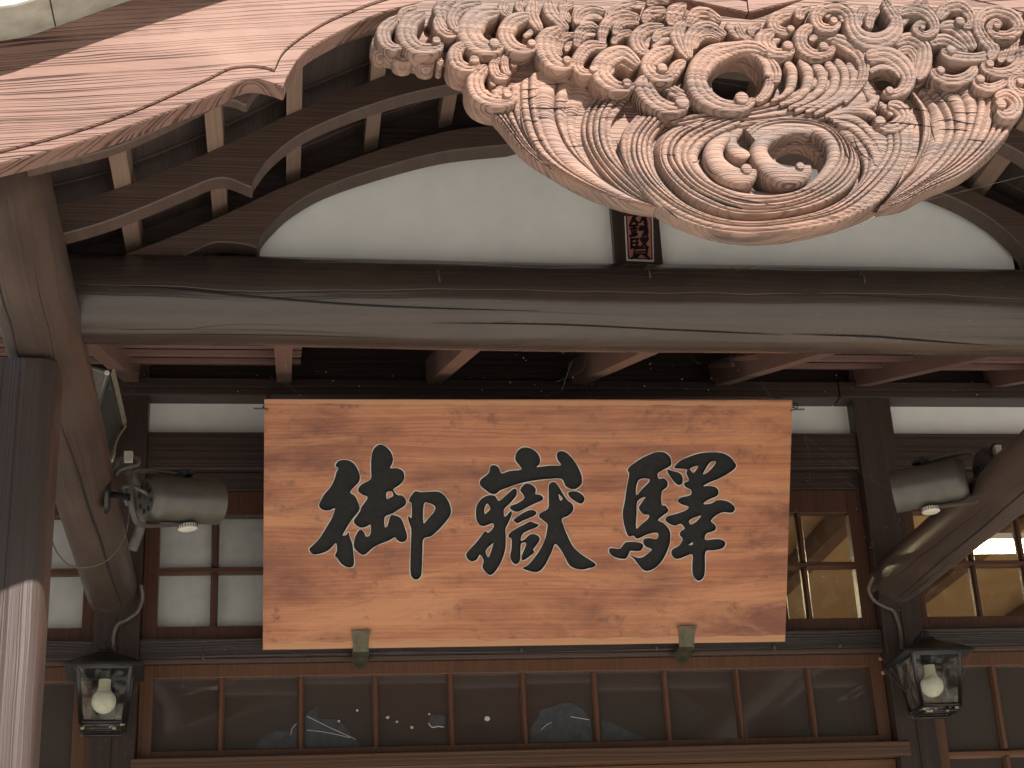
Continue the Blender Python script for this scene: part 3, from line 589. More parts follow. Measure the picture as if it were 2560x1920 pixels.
G1 = [[(445,300),(520,290),(590,320),(640,390),(662,470),(645,525),(600,570),(560,625),(610,665),(645,735),(660,800),(625,850),(580,905),(540,965),(500,1035),(482,1072),(520,1070),(545,1040),(555,1085),(580,1150),(590,1210),(598,1290),(600,1370),(575,1400),(530,1400),(470,1365),(430,1310),(405,1280),(425,1230),(415,1150),(350,1215),(270,1255),(180,1268),(140,1220),(160,1190),(240,1110),(310,1000),(370,900),(405,800),(390,790),(350,810),(290,810),(250,785),(240,750),(265,700),(300,640),(360,570),(400,490),(420,420),(440,375),(410,350)],
 [(800,190),(845,140),(890,132),(940,160),(985,215),(1005,280),(995,330),(975,375),(1040,375),(1095,395),(1122,440),(1115,500),(1070,550),(1010,590),(1025,630),(1055,655),(1100,660),(1140,705),(1130,760),(1060,805),(1000,845),(920,880),(920,985),(945,980),(960,940),(985,865),(1040,870),(1090,900),(1120,970),(1145,1050),(1150,1100),(1125,1135),(1080,1138),(1040,1110),(1025,1090),(960,1125),(860,1165),(790,1205),(730,1260),(690,1272),(640,1240),(604,1195),(604,1130),(625,1065),(665,1012),(705,1040),(725,1085),(770,1065),(775,960),(730,980),(670,990),(620,960),(600,920),(640,860),(680,780),(745,680),(690,650),(645,605),(680,545),(775,490),(780,400),(780,290)],
 [(940,625),(995,615),(1010,660),(980,680),(940,695)],
 [(1170,720),(1195,660),(1240,615),(1290,625),(1380,620),(1470,620),(1530,650),(1580,720),(1605,800),(1600,860),(1560,920),(1480,1010),(1400,1080),(1320,1110),(1310,1250),(1305,1400),(1295,1490),(1260,1525),(1220,1520),(1190,1470),(1188,1300),(1195,1100),(1195,1000),(1170,930),(1165,870),(1200,890),(1198,740)],
 [(1325,745),(1390,740),(1445,775),(1430,830),(1370,900),(1320,945)]]
G2 = [[(330,530),(345,490),(420,430),(440,360),(480,345),(525,370),(555,430),(640,405),(760,390),(740,345),(700,290),(705,230),(740,180),(800,160),(870,175),(930,225),(955,290),(945,335),(920,365),(1050,350),(1170,345),(1140,290),(1128,230),(1160,200),(1220,210),(1285,270),(1340,350),(1380,440),(1390,510),(1375,550),(1330,585),(1280,590),(1220,560),(1180,485),(1050,485),(900,500),(750,530),(620,575),(540,605),(495,640),(440,636),(390,600),(345,565)],
 [(440,655),(490,668),(530,715),(620,640),(680,590),(710,600),(705,660),(640,740),(580,800),(590,880),(650,820),(660,850),(625,940),(595,1000),(598,1080),(595,1200),(565,1310),(520,1400),(470,1465),(425,1480),(380,1440),(358,1395),(370,1330),(330,1270),(300,1320),(250,1340),(210,1320),(188,1275),(215,1230),(290,1150),(345,1080),(385,1030),(420,1045),(475,985),(460,945),(390,970),(340,970),(300,920),(290,840),(300,760),(340,700),(390,668)],
 [(405,740),(440,795),(400,840),(380,850),(375,800)], [(455,1160),(470,1160),(440,1260),(415,1300),(390,1230)],
 [(750,600),(790,545),(830,535),(885,560),(910,600),(905,645),(950,650),(985,680),(970,710),(900,740),(820,780),(730,825),(675,815),(645,790),(655,765),(720,740),(790,690),(775,640)],
 [(680,915),(710,885),(770,845),(830,815),(880,810),(912,830),(905,860),(830,895),(760,925),(720,945)],
 [(625,1085),(650,1040),(710,1000),(790,960),(850,930),(900,945),(940,965),(900,995),(830,1020),(770,1060),(755,1130),(800,1110),(850,1065),(900,1060),(945,1090),(945,1130),(910,1180),(880,1220),(895,1245),(860,1275),(800,1320),(765,1325),(770,1270),(800,1200),(810,1150),(755,1160),(750,1300),(735,1350),(705,1370),(670,1350),(645,1290),(660,1200),(660,1110)],
 [(1045,560),(1070,525),(1110,522),(1150,570),(1190,640),(1240,710),(1285,745),(1300,790),(1285,830),(1240,870),(1180,900),(1200,980),(1240,1080),(1290,1180),(1370,1260),(1460,1320),(1530,1370),(1510,1400),(1460,1410),(1400,1425),(1320,1415),(1260,1380),(1220,1310),(1170,1220),(1110,1160),(1070,1250),(1010,1370),(950,1440),(890,1450),(830,1435),(775,1410),(830,1380),(900,1300),(960,1210),(1010,1100),(1030,1000),(1030,950),(980,910),(945,875),(960,840),(1040,790),(1045,680)],
 [(1145,640),(1190,690),(1160,710)],
 [(1245,635),(1280,615),(1340,620),(1390,650),(1415,690),(1395,735),(1360,738),(1310,710),(1270,680)]]
G3 = [[(330,400),(350,360),(430,300),(520,250),(620,210),(700,210),(760,250),(780,310),(770,350),(700,390),(640,430),(650,485),(700,480),(740,515),(735,570),(680,620),(680,750),(720,765),(750,810),(730,840),(640,910),(700,945),(750,1000),(770,1060),(765,1150),(730,1250),(680,1340),(610,1410),(530,1440),(480,1420),(430,1360),(390,1310),(345,1272),(430,1305),(490,1295),(550,1250),(580,1215),(520,1190),(492,1150),(498,1112),(550,1100),(630,1110),(645,1050),(590,1045),(520,1065),(430,1105),(390,1075),(340,1080),(310,1020),(285,920),(280,820),(300,720),(320,570),(345,440)],
 [(450,490),(545,485),(550,520),(480,590),(420,655),(415,570)],
 [(430,715),(515,672),(470,740),(445,790),(490,850),(550,860),(540,900),(470,960),(415,1000),(420,850)],
 [(140,1210),(180,1205),(250,1210),(300,1150),(350,1140),(440,1145),(484,1165),(480,1210),(440,1235),(360,1230),(338,1262),(310,1310),(240,1310),(175,1285),(140,1250)],
 [(812,370),(870,300),(970,255),(1090,220),(1210,210),(1310,220),(1390,260),(1440,320),(1450,360),(1400,410),(1280,480),(1180,520),(1110,560),(1190,560),(1250,580),(1270,620),(1255,660),(1190,690),(1130,720),(1120,750),(1200,740),(1250,710),(1330,710),(1400,740),(1440,790),(1410,835),(1320,830),(1250,860),(1190,920),(1230,960),(1245,1000),(1210,1030),(1140,1055),(1135,1120),(1250,1110),(1320,1125),(1340,1160),(1310,1205),(1220,1225),(1135,1240),(1130,1400),(1120,1490),(1085,1535),(1045,1535),(1005,1480),(1000,1380),(1000,1270),(920,1290),(870,1310),(820,1310),(785,1270),(790,1220),(860,1180),(900,1110),(870,1070),(880,1030),(920,1000),(880,950),(820,970),(760,950),(722,915),(740,875),(830,850),(930,815),(960,775),(890,750),(848,715),(880,680),(980,655),(985,600),(930,570),(915,530),(964,500),(938,430),(945,392),(890,380)],
 [(975,375),(1060,350),(1020,420),(990,410)], [(1180,315),(1245,310),(1200,380),(1140,430),(1110,430)], [(970,910),(1090,865),(1040,930),(980,960)], [(960,1170),(1000,1140),(1000,1170)],
 [(742,388),(785,402),(868,428),(897,472),(894,530),(860,550),(815,520),(770,460),(745,420)]]
glyphs = [[glyph(K, L) for L in G] for K, G in ((K1, G1), (K2, G2), (K3, G3))]
def inside(p, L):
    c = False
    for (x0, y0), (x1, y1) in zip(L, L[1:]+L[:1]):
        if (y0 > p[1]) != (y1 > p[1]) and p[0] < (x1-x0)*(p[1]-y0)/(y1-y0)+x0: c = not c
    return c
def swell(g, w):
    out = []
    for L in g:
        P = np.array(L); T = np.roll(P, -1, 0)-np.roll(P, 1, 0); T /= np.linalg.norm(T, axis=1)[:, None]+1e-9
        A = 0.5*np.sum(P[:, 0]*np.roll(P[:, 1], -1)-np.roll(P[:, 0], -1)*P[:, 1]); N_o = np.stack([T[:, 1], -T[:, 0]], 1)*(1 if A > 0 else -1)
        hole = any(inside(L[0], K) for K in g if K is not L)
        out.append([tuple(p) for p in P+N_o*(-w if hole else w)])
    return out
glyphs = [swell(g, 0.0004) for g in glyphs]
cTL, cTR, cBR, cBL = S(661, 998), S(1981, 1000), S(1963, 1604), S(657, 1625)
rect = [cBL, cBR, cTR, cTL]
TH = 0.010
front = curve_mesh('board_face', [rect]+[L for g in glyphs for L in g], TH/2, 0, M_SIGN, sign, -TH/2)
rin = [(a*(1-0.0012), b+(0.0008 if k < 2 else -0.0008)) for k, (a, b) in enumerate(rect)]
curve_mesh('board_back', [rin], 0.011, 0, M_SIGNE, sign, -TH-0.0112)
clabs = ['carved black character at the left of the board', 'carved black character in the middle of the board', 'carved black character at the right of the board']
for g, lb in zip(glyphs, clabs):
    c = curve_mesh('character', g, 0.0040, 0, M_INK, sign, -0.0052, 'BACK', -0.00025); c['label'] = lb
    curve_mesh('character_floor', g, 0.0005, 0, M_INK, c, -0.0088, 'BOTH', -0.0003)
    # pale, worn rim left by the chisel: a thin raised thread on the arris
    vs, fs = [], []
    for L in g:
        P = np.array(L); n = len(P); T = np.roll(P, -1, 0)-np.roll(P, 1, 0); T /= np.linalg.norm(T, axis=1)[:, None]+1e-9
        Nn = np.stack([T[:, 1], -T[:, 0]], 1); o = len(vs)
        A = 0.5*np.sum(P[:, 0]*np.roll(P[:, 1], -1)-np.roll(P[:, 0], -1)*P[:, 1])
        hole = any(L is h for gg in glyphs for h in gg) and A > 0
        sgn = (1 if A > 0 else -1)*(-1 if any(inside(L[0], K) for K in g if K is not L) else 1)
        w = 0.0021
        for k in range(n):
            wk = w*(0.5+0.9*abs(math.sin(k*0.37+n)))
            a = SM @ Vector((P[k, 0], P[k, 1], 0.0002)); b = SM @ Vector((*(P[k]+Nn[k]*sgn*wk), 0.0004))
            vs += [tuple(a), tuple(b)]
        fs += [(o+2*k, o+2*k+1, o+2*((k+1) % n)+1, o+2*((k+1) % n)) for k in range(n)]
    mesh('worn_rim', vs, fs, M_PAPER, c)
# paler bare strips along the top and bottom edges of the board
for z0_, z1_, sd_ in ((0.0, 0.019, 1), (cTL[1]-0.013, cTL[1], -1)):
    vs, fs = [], []; n = 70
    for k in range(n):
        x = cBL[0]+0.001+(cBR[0]-cBL[0]-0.002)*k/(n-1); j = 0.0016*math.sin(k*0.9)+0.0025*rng.random()
        a_ = z0_+(0.0004 if sd_ == 1 else j); b_z = z1_-(j if sd_ == 1 else 0.0004)
        vs += [tuple(SM @ Vector((x, a_, 0.0003))), tuple(SM @ Vector((x, b_z, 0.0003)))]
    fs = [(2*k, 2*k+2, 2*k+3, 2*k+1) for k in range(n-1)]
    mesh('edge_strip', vs, fs, M_SIGNE, sign)
# brackets under the board
for kx, (px, py, lb) in enumerate(((902, 1612, 'tarnished brass bracket under the left of the name board'), (1717, 1600, 'brighter brass bracket under the right of the name board'))):
    q0 = UPL(px, py, SB+s_n*0.004, s_n); X = q0[0]
    br = thing('board_bracket', lb, 'bracket', (X, -0.06, 2.67), 'brass brackets under the name board')
    w = 0.0235; prof = []
    h = 0.062
    fr = []
    for t, ww, lift in ((0, w*0.92, 0.0025), (0.35, w*0.86, 0.0025), (0.7, w*0.93, 0.004), (1, w*1.12, 0.009)):
        c = SB+s_up*(-0.012+h*t)+s_n*(lift+0.002)
        fr += [(X-ww, c[1], c[2]), (X+ww, c[1], c[2])]
    bk = [(x, y+0.003, z) for x, y, z in fr]
    n = len(fr); fs = []
    for k in range(0, n-2, 2):
        fs += [(k, k+1, k+3, k+2), (n+k, n+k+2, n+k+3, n+k+1), (k, k+2, n+k+2, n+k), (k+1, n+k+1, n+k+3, k+3)]
    fs += [(0, n, n+1, 1), (n-2, n-1, 2*n-1, 2*n-2)]
    mesh('lip', fr+bk, fs, M_BRASS, br)
    c = SB+s_up*(-0.012)
    box('shelf', X-w*0.95, X+w*0.95, c[1]-0.006, -0.043, c[2]-0.003, c[2], M_BRASS, br, 0.0008)
    z = c[2]
    mesh('plate', [(X-0.034, -0.046, z-0.001), (X+0.034, -0.046, z-0.001), (X, -0.046, z-0.036), (X-0.034, -0.0425, z-0.001), (X+0.034, -0.0425, z-0.001), (X, -0.0425, z-0.036)], [(0, 2, 1), (3, 4, 5), (0, 1, 4, 3), (1, 2, 5, 4), (2, 0, 3, 5)], M_BRASS, br)
# hanging wires at the top corners
for a, b, lb in (((655, 1022), (668, 985), 'twisted wire tying the top left corner of the name board'), ((1990, 1024), (1970, 985), 'twisted wire tying the top right corner of the name board')):
    p = U(*a, -0.39); w = thing('hanging_wire', lb, 'wire', tuple(p), 'wires holding the name board')
    e = np.array([p[0]*0.97, -0.06, 3.46])
    tube('wire_end', [p+np.array([-0.022 if p[0] < 0 else 0.024, 0.0, 0.001]), p, p+np.array([0.016 if p[0] < 0 else -0.016, 0.002, -0.002])], 0.0022, M_CABLE, w, 6)
    tube('wire_strand', [p, p+np.array([0.004, 0.05, 0.03]), e], 0.0016, M_CABLE, w, 6)
    tube('wire_strand', [p+np.array([0.004, 0, 0.002]), p+np.array([0.012, 0.05, 0.04]), e+np.array([0.01, 0, 0])], 0.0016, M_CABLE, w, 6)

# paper label on the strut
stk = thing('paper_charm', 'narrow red paper label with black lettering pasted on the gable strut', 'label', (U(1597, 640, -1.503)[0], -1.503, 3.12))
pxs = [(1561, 540), (1632, 540), (1635, 655), (1566, 652)]
def flat(name, pts, Y, mat, parent): return patch_px(pts, Y, mat, parent, name, 0.0004)
flat('paper', pxs, -1.5032, M_PAPER, stk)
flat('border_line', [(1564, 540), (1629, 540), (1632, 649), (1570, 647)], -1.5037, M_INK, stk)
flat('red_field', [(1567, 540), (1626, 540), (1629, 646), (1573, 644)], -1.5042, M_RED, stk)
def strokes(name, K, L, Y, parent):
    L = [[(sum(a for a, _ in s)/len(s)+(x-sum(a for a, _ in s)/len(s))*1.12, sum(b for _, b in s)/len(s)+(y-sum(b for _, b in s)/len(s))*1.22) for x, y in s] for s in L]
    P = [[(x/K[0]+K[1], y/K[0]+K[2]) for x, y in s] for s in L]
    vs, fs = [], []
    for s in P:
        o = len(vs); Q = [U(a, b, Y) for a, b in s]; n = len(Q)
        vs += [tuple(p) for p in Q]; fs.append(tuple(range(o, o+n)))
    mesh(name, vs, fs, M_INK, parent)
KD = (3.6867, 1500, 240)
strokes('lettering', KD, [
 [(300,1115),(345,1105),(290,1185),(265,1190)], [(320,1130),(360,1165),(345,1180),(310,1160)], [(275,1190),(350,1180),(350,1200),(275,1210)],
 [(305,1200),(325,1200),(325,1290),(305,1290)], [(278,1218),(345,1210),(345,1226),(278,1234)], [(272,1280),(345,1262),(348,1285),(276,1302)], [(282,1240),(298,1238),(305,1270),(290,1272)], [(330,1236),(345,1234),(335,1268),(322,1266)],
 [(385,1118),(412,1118),(380,1165),(358,1170)], [(395,1130),(425,1118),(440,1180),(425,1200),(405,1175)], [(365,1195),(435,1190),(435,1210),(365,1214)], [(358,1222),(438,1216),(445,1260),(400,1295),(380,1285),(405,1245),(358,1246)], [(420,1260),(440,1258),(445,1300),(425,1290)]], -1.5047, stk)
strokes('lettering', KD, [
 [(285,1315),(355,1305),(358,1325),(285,1332)], [(280,1318),(300,1316),(300,1400),(280,1405)], [(285,1350),(355,1345),(355,1360),(285,1366)], [(285,1385),(360,1378),(360,1396),(285,1404)], [(330,1330),(348,1330),(348,1385),(330,1385)],
 [(370,1312),(440,1308),(448,1325),(420,1365),(450,1385),(440,1400),(405,1378),(375,1400),(365,1388),(395,1362),(372,1335),(372,1325)],
 [(318,1405),(428,1398),(440,1412),(430,1470),(415,1470),(415,1415),(330,1420),(330,1475),(310,1475)], [(330,1430),(416,1425),(416,1438),(330,1443)], [(330,1450),(416,1446),(416,1460),(330,1464)],
 [(325,1464),(372,1462),(345,1490),(290,1505),(285,1490)], [(390,1462),(430,1460),(460,1492),(455,1508),(410,1480)]], -1.5047, stk)

# ------------------------------------------------------------------ lanterns
def lantern(cx, cy, zt, label, rot=0.0):
    t = thing('lantern', label, 'lantern', (cx, cy, zt-0.15), 'wall lanterns on the posts')
    ht, hb, H = 0.066, 0.051, 0.145
    def R(p): c, s = math.cos(rot), math.sin(rot); return (cx+p[0]*c-p[1]*s, cy+p[0]*s+p[1]*c, zt+p[2])
    def bar(a, b, w, name='frame_bar'):
        a, b = Vector(R(a)), Vector(R(b)); tube(name, [a, b], w, M_BLACKM, t, 4, True, 0)
    cs = [(-1, -1), (1, -1), (1, 1), (-1, 1)]
    for k in range(4):
        sx, sy = cs[k]; ex, ey = cs[(k+1) % 4]
        bar((sx*ht, sy*ht, 0), (sx*hb, sy*hb, -H), 0.0058, 'corner_bar')
        bar((sx*ht, sy*ht, -0.003), (ex*ht, ey*ht, -0.003), 0.0048, 'top_rail')
        bar((sx*hb, sy*hb, -H+0.006), (ex*hb, ey*hb, -H+0.006), 0.0056, 'bottom_rail')
        bar((sx*(hb-.004), sy*(hb-.004), -H-0.008), (ex*(hb-.004), ey*(hb-.004), -H-0.008), 0.0045, 'base_rail')
        q4 = [(sx*ht, sy*ht, -0.004), (ex*ht, ey*ht, -0.004), (ex*hb, ey*hb, -H+0.008), (sx*hb, sy*hb, -H+0.008)]
        mesh('pane', [R(p) for p in q4], [(0, 1, 2, 3)], M_LGLASS, t)
    # roof
    rb_ = 0.097; vs = []
    for z, r in ((-0.004, rb_), (0.002, rb_), (0.046, 0.020), (0.054, 0.018)):
        vs += [R((sx*r, sy*r, z)) for sx, sy in cs]
    fs = grid_faces(4, 4, True); fs.append((12, 13, 14, 15))
    vs += [R((sx*ht*0.9, sy*ht*0.9, -0.0035)) for sx, sy in cs]; fs += [(k, (k+1) % 4, 16+(k+1) % 4, 16+k) for k in range(4)]; fs.append((16, 17, 18, 19))
    mesh('roof', vs, fs, M_BLACKM, t)
    lathe('bulb', [(0, 0.0150), (0.022, 0.0155), (0.026, 0.0172), (0.030, 0.0178)], R((0, 0, -0.022)), (0, 0, -1), M_BULBN, t, 20)
    prof = [(0.030, 0.0178)]+[(0.0555+0.0305*math.sin(a), 0.0305*math.cos(a)) for a in np.linspace(-0.93, 1.55, 16)]
    g = lathe('bulb_globe', prof, R((0, 0, -0.022)), (0, 0, -1), M_BULB, t, 24); g['label'] = 'opal white globe of the bulb'
    lathe('socket', [(0, 0.017), (0.02, 0.017), (0.021, 0.0135)], R((0, 0, 0)), (0, 0, -1), M_BLACKM, t, 16, True)
    # wall arm and plate
    lathe('knob', [(0, 0.013), (0.022, 0.013), (0.026, 0.006)], R((0, 0.0, 0.05)), (0, 0, 1), M_BLACKM, t, 14, True)
    tube('arm', [R((0, 0, 0.062)), R((0, 0.06, 0.068)), (cx, -0.057, zt+0.045)], 0.006, M_BLACKM, t, 8)
    box('wall_plate', cx-0.016, cx+0.016, -0.063, -0.0555, zt-0.115, zt+0.07, M_BLACKM, t, 0.002)
    # cobweb rags
    for k in range(7):
        sx, sy = cs[random.randrange(4)]; a = R((sx*rb_*random.uniform(.6, 1), sy*rb_*random.uniform(.6, 1), -0.005))
        b = R((sx*random.uniform(.5, 1.0)*hb, sy*random.uniform(.5, 1.0)*hb, -random.uniform(0.03, H)))
        tube('cobweb', [a, ((a[0]+b[0])/2, (a[1]+b[1])/2, (a[2]+b[2])/2-0.006), b], 0.00035, M_WEB, t, 3, False, 3)
    for k in range(14):
        sx, sy = cs[random.randrange(4)]; c = R((sx*hb*random.uniform(.2, 1.1), sy*hb*1.02, -H-0.008+random.uniform(-.003, .008)))
        d = random.uniform(.001, .0032); box('dust_lump', c[0]-d*1.5, c[0]+d*1.5, c[1]-d, c[1]+d, c[2]-d, c[2]+d, M_TRIM, t, 0.0006)
    return t
pL = U(262, 1672, -0.20); lantern(pL[0], -0.185, 2.622, 'black framed lantern with opal bulb on the left wall post', rad(4))
lantern(1.092, -0.195, 2.620, 'black framed lantern with opal bulb on the right wall post', rad(-2))
# thin cables from the logs down to the lanterns
def cable(name, label, pts, r, mat=M_CABLE, group=None, seg=8):
    o = tube(name, pts, r, mat, None, seg, True, 8); b = o.data.vertices[0].co.copy()
    o['label'] = label; o['category'] = 'cable'
    if group: o['group'] = group
    return o
cable('lantern_cable', 'thin brown cable curving from the left log to its lantern', [U(352, 1462, -0.09), U(356, 1495, -0.078), U(345, 1527, -0.075), U(318, 1548, -0.078), U(293, 1563, -0.070), U(284, 1592, -0.062), U(284, 1622, -0.062), U(277, 1648, -0.10)], 0.0052, M_WIRE, 'lantern cables')
cable('lantern_cable', 'thin brown cable curving round the right log to its lantern', [U(2185, 1440, -0.12), U(2172, 1472, -0.085), U(2185, 1500, -0.075), U(2212, 1517, -0.074), U(2234, 1528, -0.066), U(2247, 1560, -0.062), U(2252, 1590, -0.062), U(2254, 1620, -0.07)], 0.0052, M_WIRE, 'lantern cables')

# ------------------------------------------------------------------ spotlights
def spotlight(back, d, label, yoke_side, mount):
    t = thing('spotlight', label, 'spotlight', tuple(mount), 'grey spotlights aimed at the name board')
    d = Vector(d).normalized(); B = Vector(back); R, Ln = 0.0530, 0.175
    lathe('housing', [(0.0, R*0.86), (0.010, R*0.97), (0.018, R), (0.02, R*1.0), (0.045, R*1.0), (Ln, R*1.0), (Ln, R*0.95), (Ln-0.03, R*0.9), (Ln-0.03, 0.0005)], B, d, M_SPOT, t, 40)
    bk = lathe('back_cap', [(0.0, R*0.86), (-0.004, R*0.80), (-0.005, 0.0005)], B, d, M_SPOT, t, 40)
    a = Vector((0, 0, 1)); n = d.cross(a).normalized(); b = n.cross(d)
    for k in range(8):
        th = 2*math.pi*(k+0.5)/8; c = B-d*0.0051+(n*math.cos(th)+b*math.sin(th))*R*0.55
        lathe('vent_hole', [(0, 0.0062), (-0.0006, 0.0058), (-0.0007, 0.0002)], c, d, M_CRACK, bk, 10)
    # side knobs and yoke
    side = Vector((0, 0, -1)); side = (side-d*side.dot(d)).normalized()
    c = B+d*0.095
    for s in (1, -1):
        lathe('knob', [(0, 0.020), (0.002, 0.022), (0.011, 0.022), (0.013, 0.019), (0.0131, 0.0005)], c+side*s*(R+0.004), side*s, M_KNOB if s == 1 else M_BLACKM, t, 26)
        kn = t.children[-1]
        for k in range(22):
            th = 2*math.pi*k/22; e1 = d; e2 = side.cross(d); p0 = c+side*s*(R+0.006)+(e1*math.cos(th)+e2*math.sin(th))*0.0222
            p1 = p0+side*s*0.007; tube('ridge', [p0, p1], 0.0011, M_BLACKM, kn, 4, True, 0)
    m = Vector(mount); e2 = side.cross(d); hw = 0.011
    path = [c+side*(R+0.004), c+side*(R+0.008)-d*0.05, B-d*0.020+side*(R+0.010), B-d*0.036+side*(R*0.7), B-d*0.040, B-d*0.036-side*(R*0.7), B-d*0.02-side*(R+0.010), c-side*(R+0.006)]
    P = [Vector(p) for p in spline([tuple(p) for p in path], 5)]; vs = []
    for i, p in enumerate(P):
        tng = (P[min(i+1, len(P)-1)]-P[max(i-1, 0)]).normalized(); nn = e2.cross(tng).normalized()
        for u, v in ((-hw, -0.0015), (hw, -0.0015), (hw, 0.0015), (-hw, 0.0015)): vs.append(p+e2*u+nn*v)
    mesh('yoke', vs, grid_faces(len(P), 4, True), M_SPOT, t)
    tube('stem', [B-d*0.040, m], 0.008, M_BLACKM, t, 10, True, 0)
    return t
logLx, logz = -1.099, 2.892
bL = U(368, 1246, -0.86)
mL = np.array([-1.034, -0.80, 2.885])
spotlight(bL, (0.86, 0.50, 0.12), 'grey cylindrical spotlight mounted on the left log, aimed right', 1, mL)
lathe('mount_plate', [(0, 0.045), (0.008, 0.045), (0.014, 0.038), (0.015, 0.001)], mL+np.array([-0.012, 0, 0]), (1, 0.1, 0), M_BLACKM, bpy.data.objects['spotlight'], 26)
bR = U(2412, 1196, -0.80)
mR = np.array([1.038, -0.84, 2.935])
sR = spotlight(bR, (-0.90, 0.42, -0.05), 'grey cylindrical spotlight mounted on the right log, aimed left', -1, mR)
lathe('mount_plate', [(0, 0.045), (0.008, 0.045), (0.016, 0.038), (0.017, 0.001)], mR+np.array([0.012, 0, 0]), (-1, -0.1, 0), M_BLACKM, sR, 26)
# corrugated conduit and its clip beside the left spotlight
def conduit(name, label, pts, r):
    P = spline(pts, 14)
    return cable(name, label, P, r)
def corrugated(name, label, pts, r, mat):
    P = resample(spline(pts, 20), 150)
    o = tube(name, [tuple(p) for p in P], r, mat, None, 12, True, 0, lambda s, t: r*(1+0.09*math.sin(s*149*math.pi/1.5)))
    o['label'] = label; o['category'] = 'conduit'; return o
corrugated('flexible_conduit', 'grey corrugated conduit looping behind the left spotlight', [U(285, 1180, -0.62), U(300, 1155, -0.62), U(322, 1180, -0.62), U(345, 1225, -0.60), U(352, 1270, -0.58), U(350, 1320, -0.56), U(330, 1375, -0.54)], 0.0125, M_CABLE)
cable('power_cord', 'grey cord entering the back of the left spotlight', [U(318, 1262, -0.80), U(308, 1222, -0.84), U(330, 1216, -0.88), U(358, 1228, -0.89), U(372, 1238, -0.872)], 0.0045, M_CABLE)
cable('power_cord', 'thin dark cord rising from the right spotlight mount', [U(2470, 1170, -0.80), U(2475, 1130, -0.80), U(2485, 1112, -0.80), U(2497, 1118, -0.80), U(2502, 1145, -0.80), U(2498, 1170, -0.82)], 0.0036, M_BLACKM)
cable('cord_loop', 'grey cord looped through a white clip on the left log', [U(282, 1178, -0.70), U(296, 1150, -0.70), U(318, 1140, -0.70), U(342, 1146, -0.70), U(344, 1160, -0.70), U(322, 1166, -0.70), U(296, 1176, -0.70), U(288, 1190, -0.70)], 0.0058, M_CABLE)
pc = U(321, 1142, -0.715); clip = box('cable_clip', pc[0]-0.010, pc[0]+0.010, -0.722, -0.706, pc[2]-0.0125, pc[2]+0.0125, M_KNOB, None, 0.001)
clip['label'] = 'small white cable clip beside the left log'; clip['category'] = 'clip'
pc = U(2493, 1125, -0.805); clip = box('cable_clip', pc[0]-0.008, pc[0]+0.008, -0.815, -0.800, pc[2]-0.010, pc[2]+0.010, M_KNOB, None, 0.001)
clip['label'] = 'small white cable connector above the right log'; clip['category'] = 'clip'
# thin wire slung round the left log
wl_ = [U(a, b, -0.62) for a, b in ((128, 1325), (130, 1350), (145, 1385), (175, 1414), (207, 1419), (245, 1412), (275, 1395), (300, 1365), (315, 1332), (321, 1300), (322, 1265), (312, 1230), (300, 1218))]
wl_ = [w+np.array([0, -0.10-0.02*abs(i-5)/5, 0]) for i, w in enumerate(wl_)]
wl_ = [U(a, b, -0.66) for a, b in ((127, 1322), (130, 1350), (145, 1385), (175, 1414), (207, 1419), (245, 1412), (275, 1395), (300, 1365), (315, 1332), (321, 1300), (322, 1265), (312, 1230), (300, 1218))]
cable('binding_wire', 'thin wire loop slung loosely round the left log', wl_, 0.0016, M_WIRE)
# wedge-shaped grey box under the eave beside the left log
YA, YC = -0.46, -0.10
A, Bq, E_, F_ = (UX(205, 908, YA), UX(274, 926, YA), UX(232, 1060, YA), UX(196, 1040, YA))
bxw = thing('wall_box', 'grey wedge shaped metal box fixed above the left log under the eave', 'box', (A[0], -0.3, E_[1]))
vs = [(p[0], YA, p[1]) for p in (A, Bq, E_, F_)]+[(p[0], YC, p[1]) for p in (A, Bq, E_, F_)]
bm = bmesh.new(); vv = [bm.verts.new(v) for v in vs]
for f in ((0, 1, 2, 3), (7, 6, 5, 4), (0, 4, 5, 1), (1, 5, 6, 2), (2, 6, 7, 3), (3, 7, 4, 0)): bm.faces.new([vv[i] for i in f])
bmesh.ops.recalc_face_normals(bm, faces=bm.faces); bmesh.ops.bevel(bm, geom=list(bm.edges), offset=0.003, segments=2, affect='EDGES')
from_bm('casing', bm, M_SPKR, bxw)
nrm = Vector((Bq[1]-E_[1], 0, -(Bq[0]-E_[0]))).normalized()
def onface(u, v, lift): 
    p = Vector((E_[0]+(Bq[0]-E_[0])*u, YA+(YC-YA)*v, E_[1]+(Bq[1]-E_[1])*u))+nrm*lift; return tuple(p)
sgn = 1 if nrm.x > 0 else -1
mesh('grille', [onface(.06, .06, .0015*sgn), onface(.06, .94, .0015*sgn), onface(.90, .94, .0015*sgn), onface(.90, .06, .0015*sgn)], [(0, 1, 2, 3)], M_SPKF, bxw)
tb = [onface(.985, v, .006*sgn) for v in (0.0, 1.0)]
P0, P1 = Vector(tb[0]), Vector(tb[1]); ud = Vector((Bq[0]-E_[0], 0, Bq[1]-E_[1])).normalized()*0.0085
bm = bmesh.new(); q8 = [P0-ud, P0+ud, P1+ud, P1-ud]; q8 = q8+[p+nrm*sgn*0.006 for p in q8]; vv = [bm.verts.new(v) for v in q8]
for f in ((0, 1, 2, 3), (7, 6, 5, 4), (0, 4, 5, 1), (1, 5, 6, 2), (2, 6, 7, 3), (3, 7, 4, 0)): bm.faces.new([vv[i] for i in f])
bmesh.ops.recalc_face_normals(bm, faces=bm.faces); from_bm('trim_strip', bm, M_TRIM, bxw)
lathe('screw', [(0, 0.007), (0.004, 0.0065), (0.005, 0.003), (0.003, 0.0002)], (Bq[0]-0.006, YA-0.0005, Bq[1]-0.008), (0, -1, 0), M_KNOB, bxw, 14)
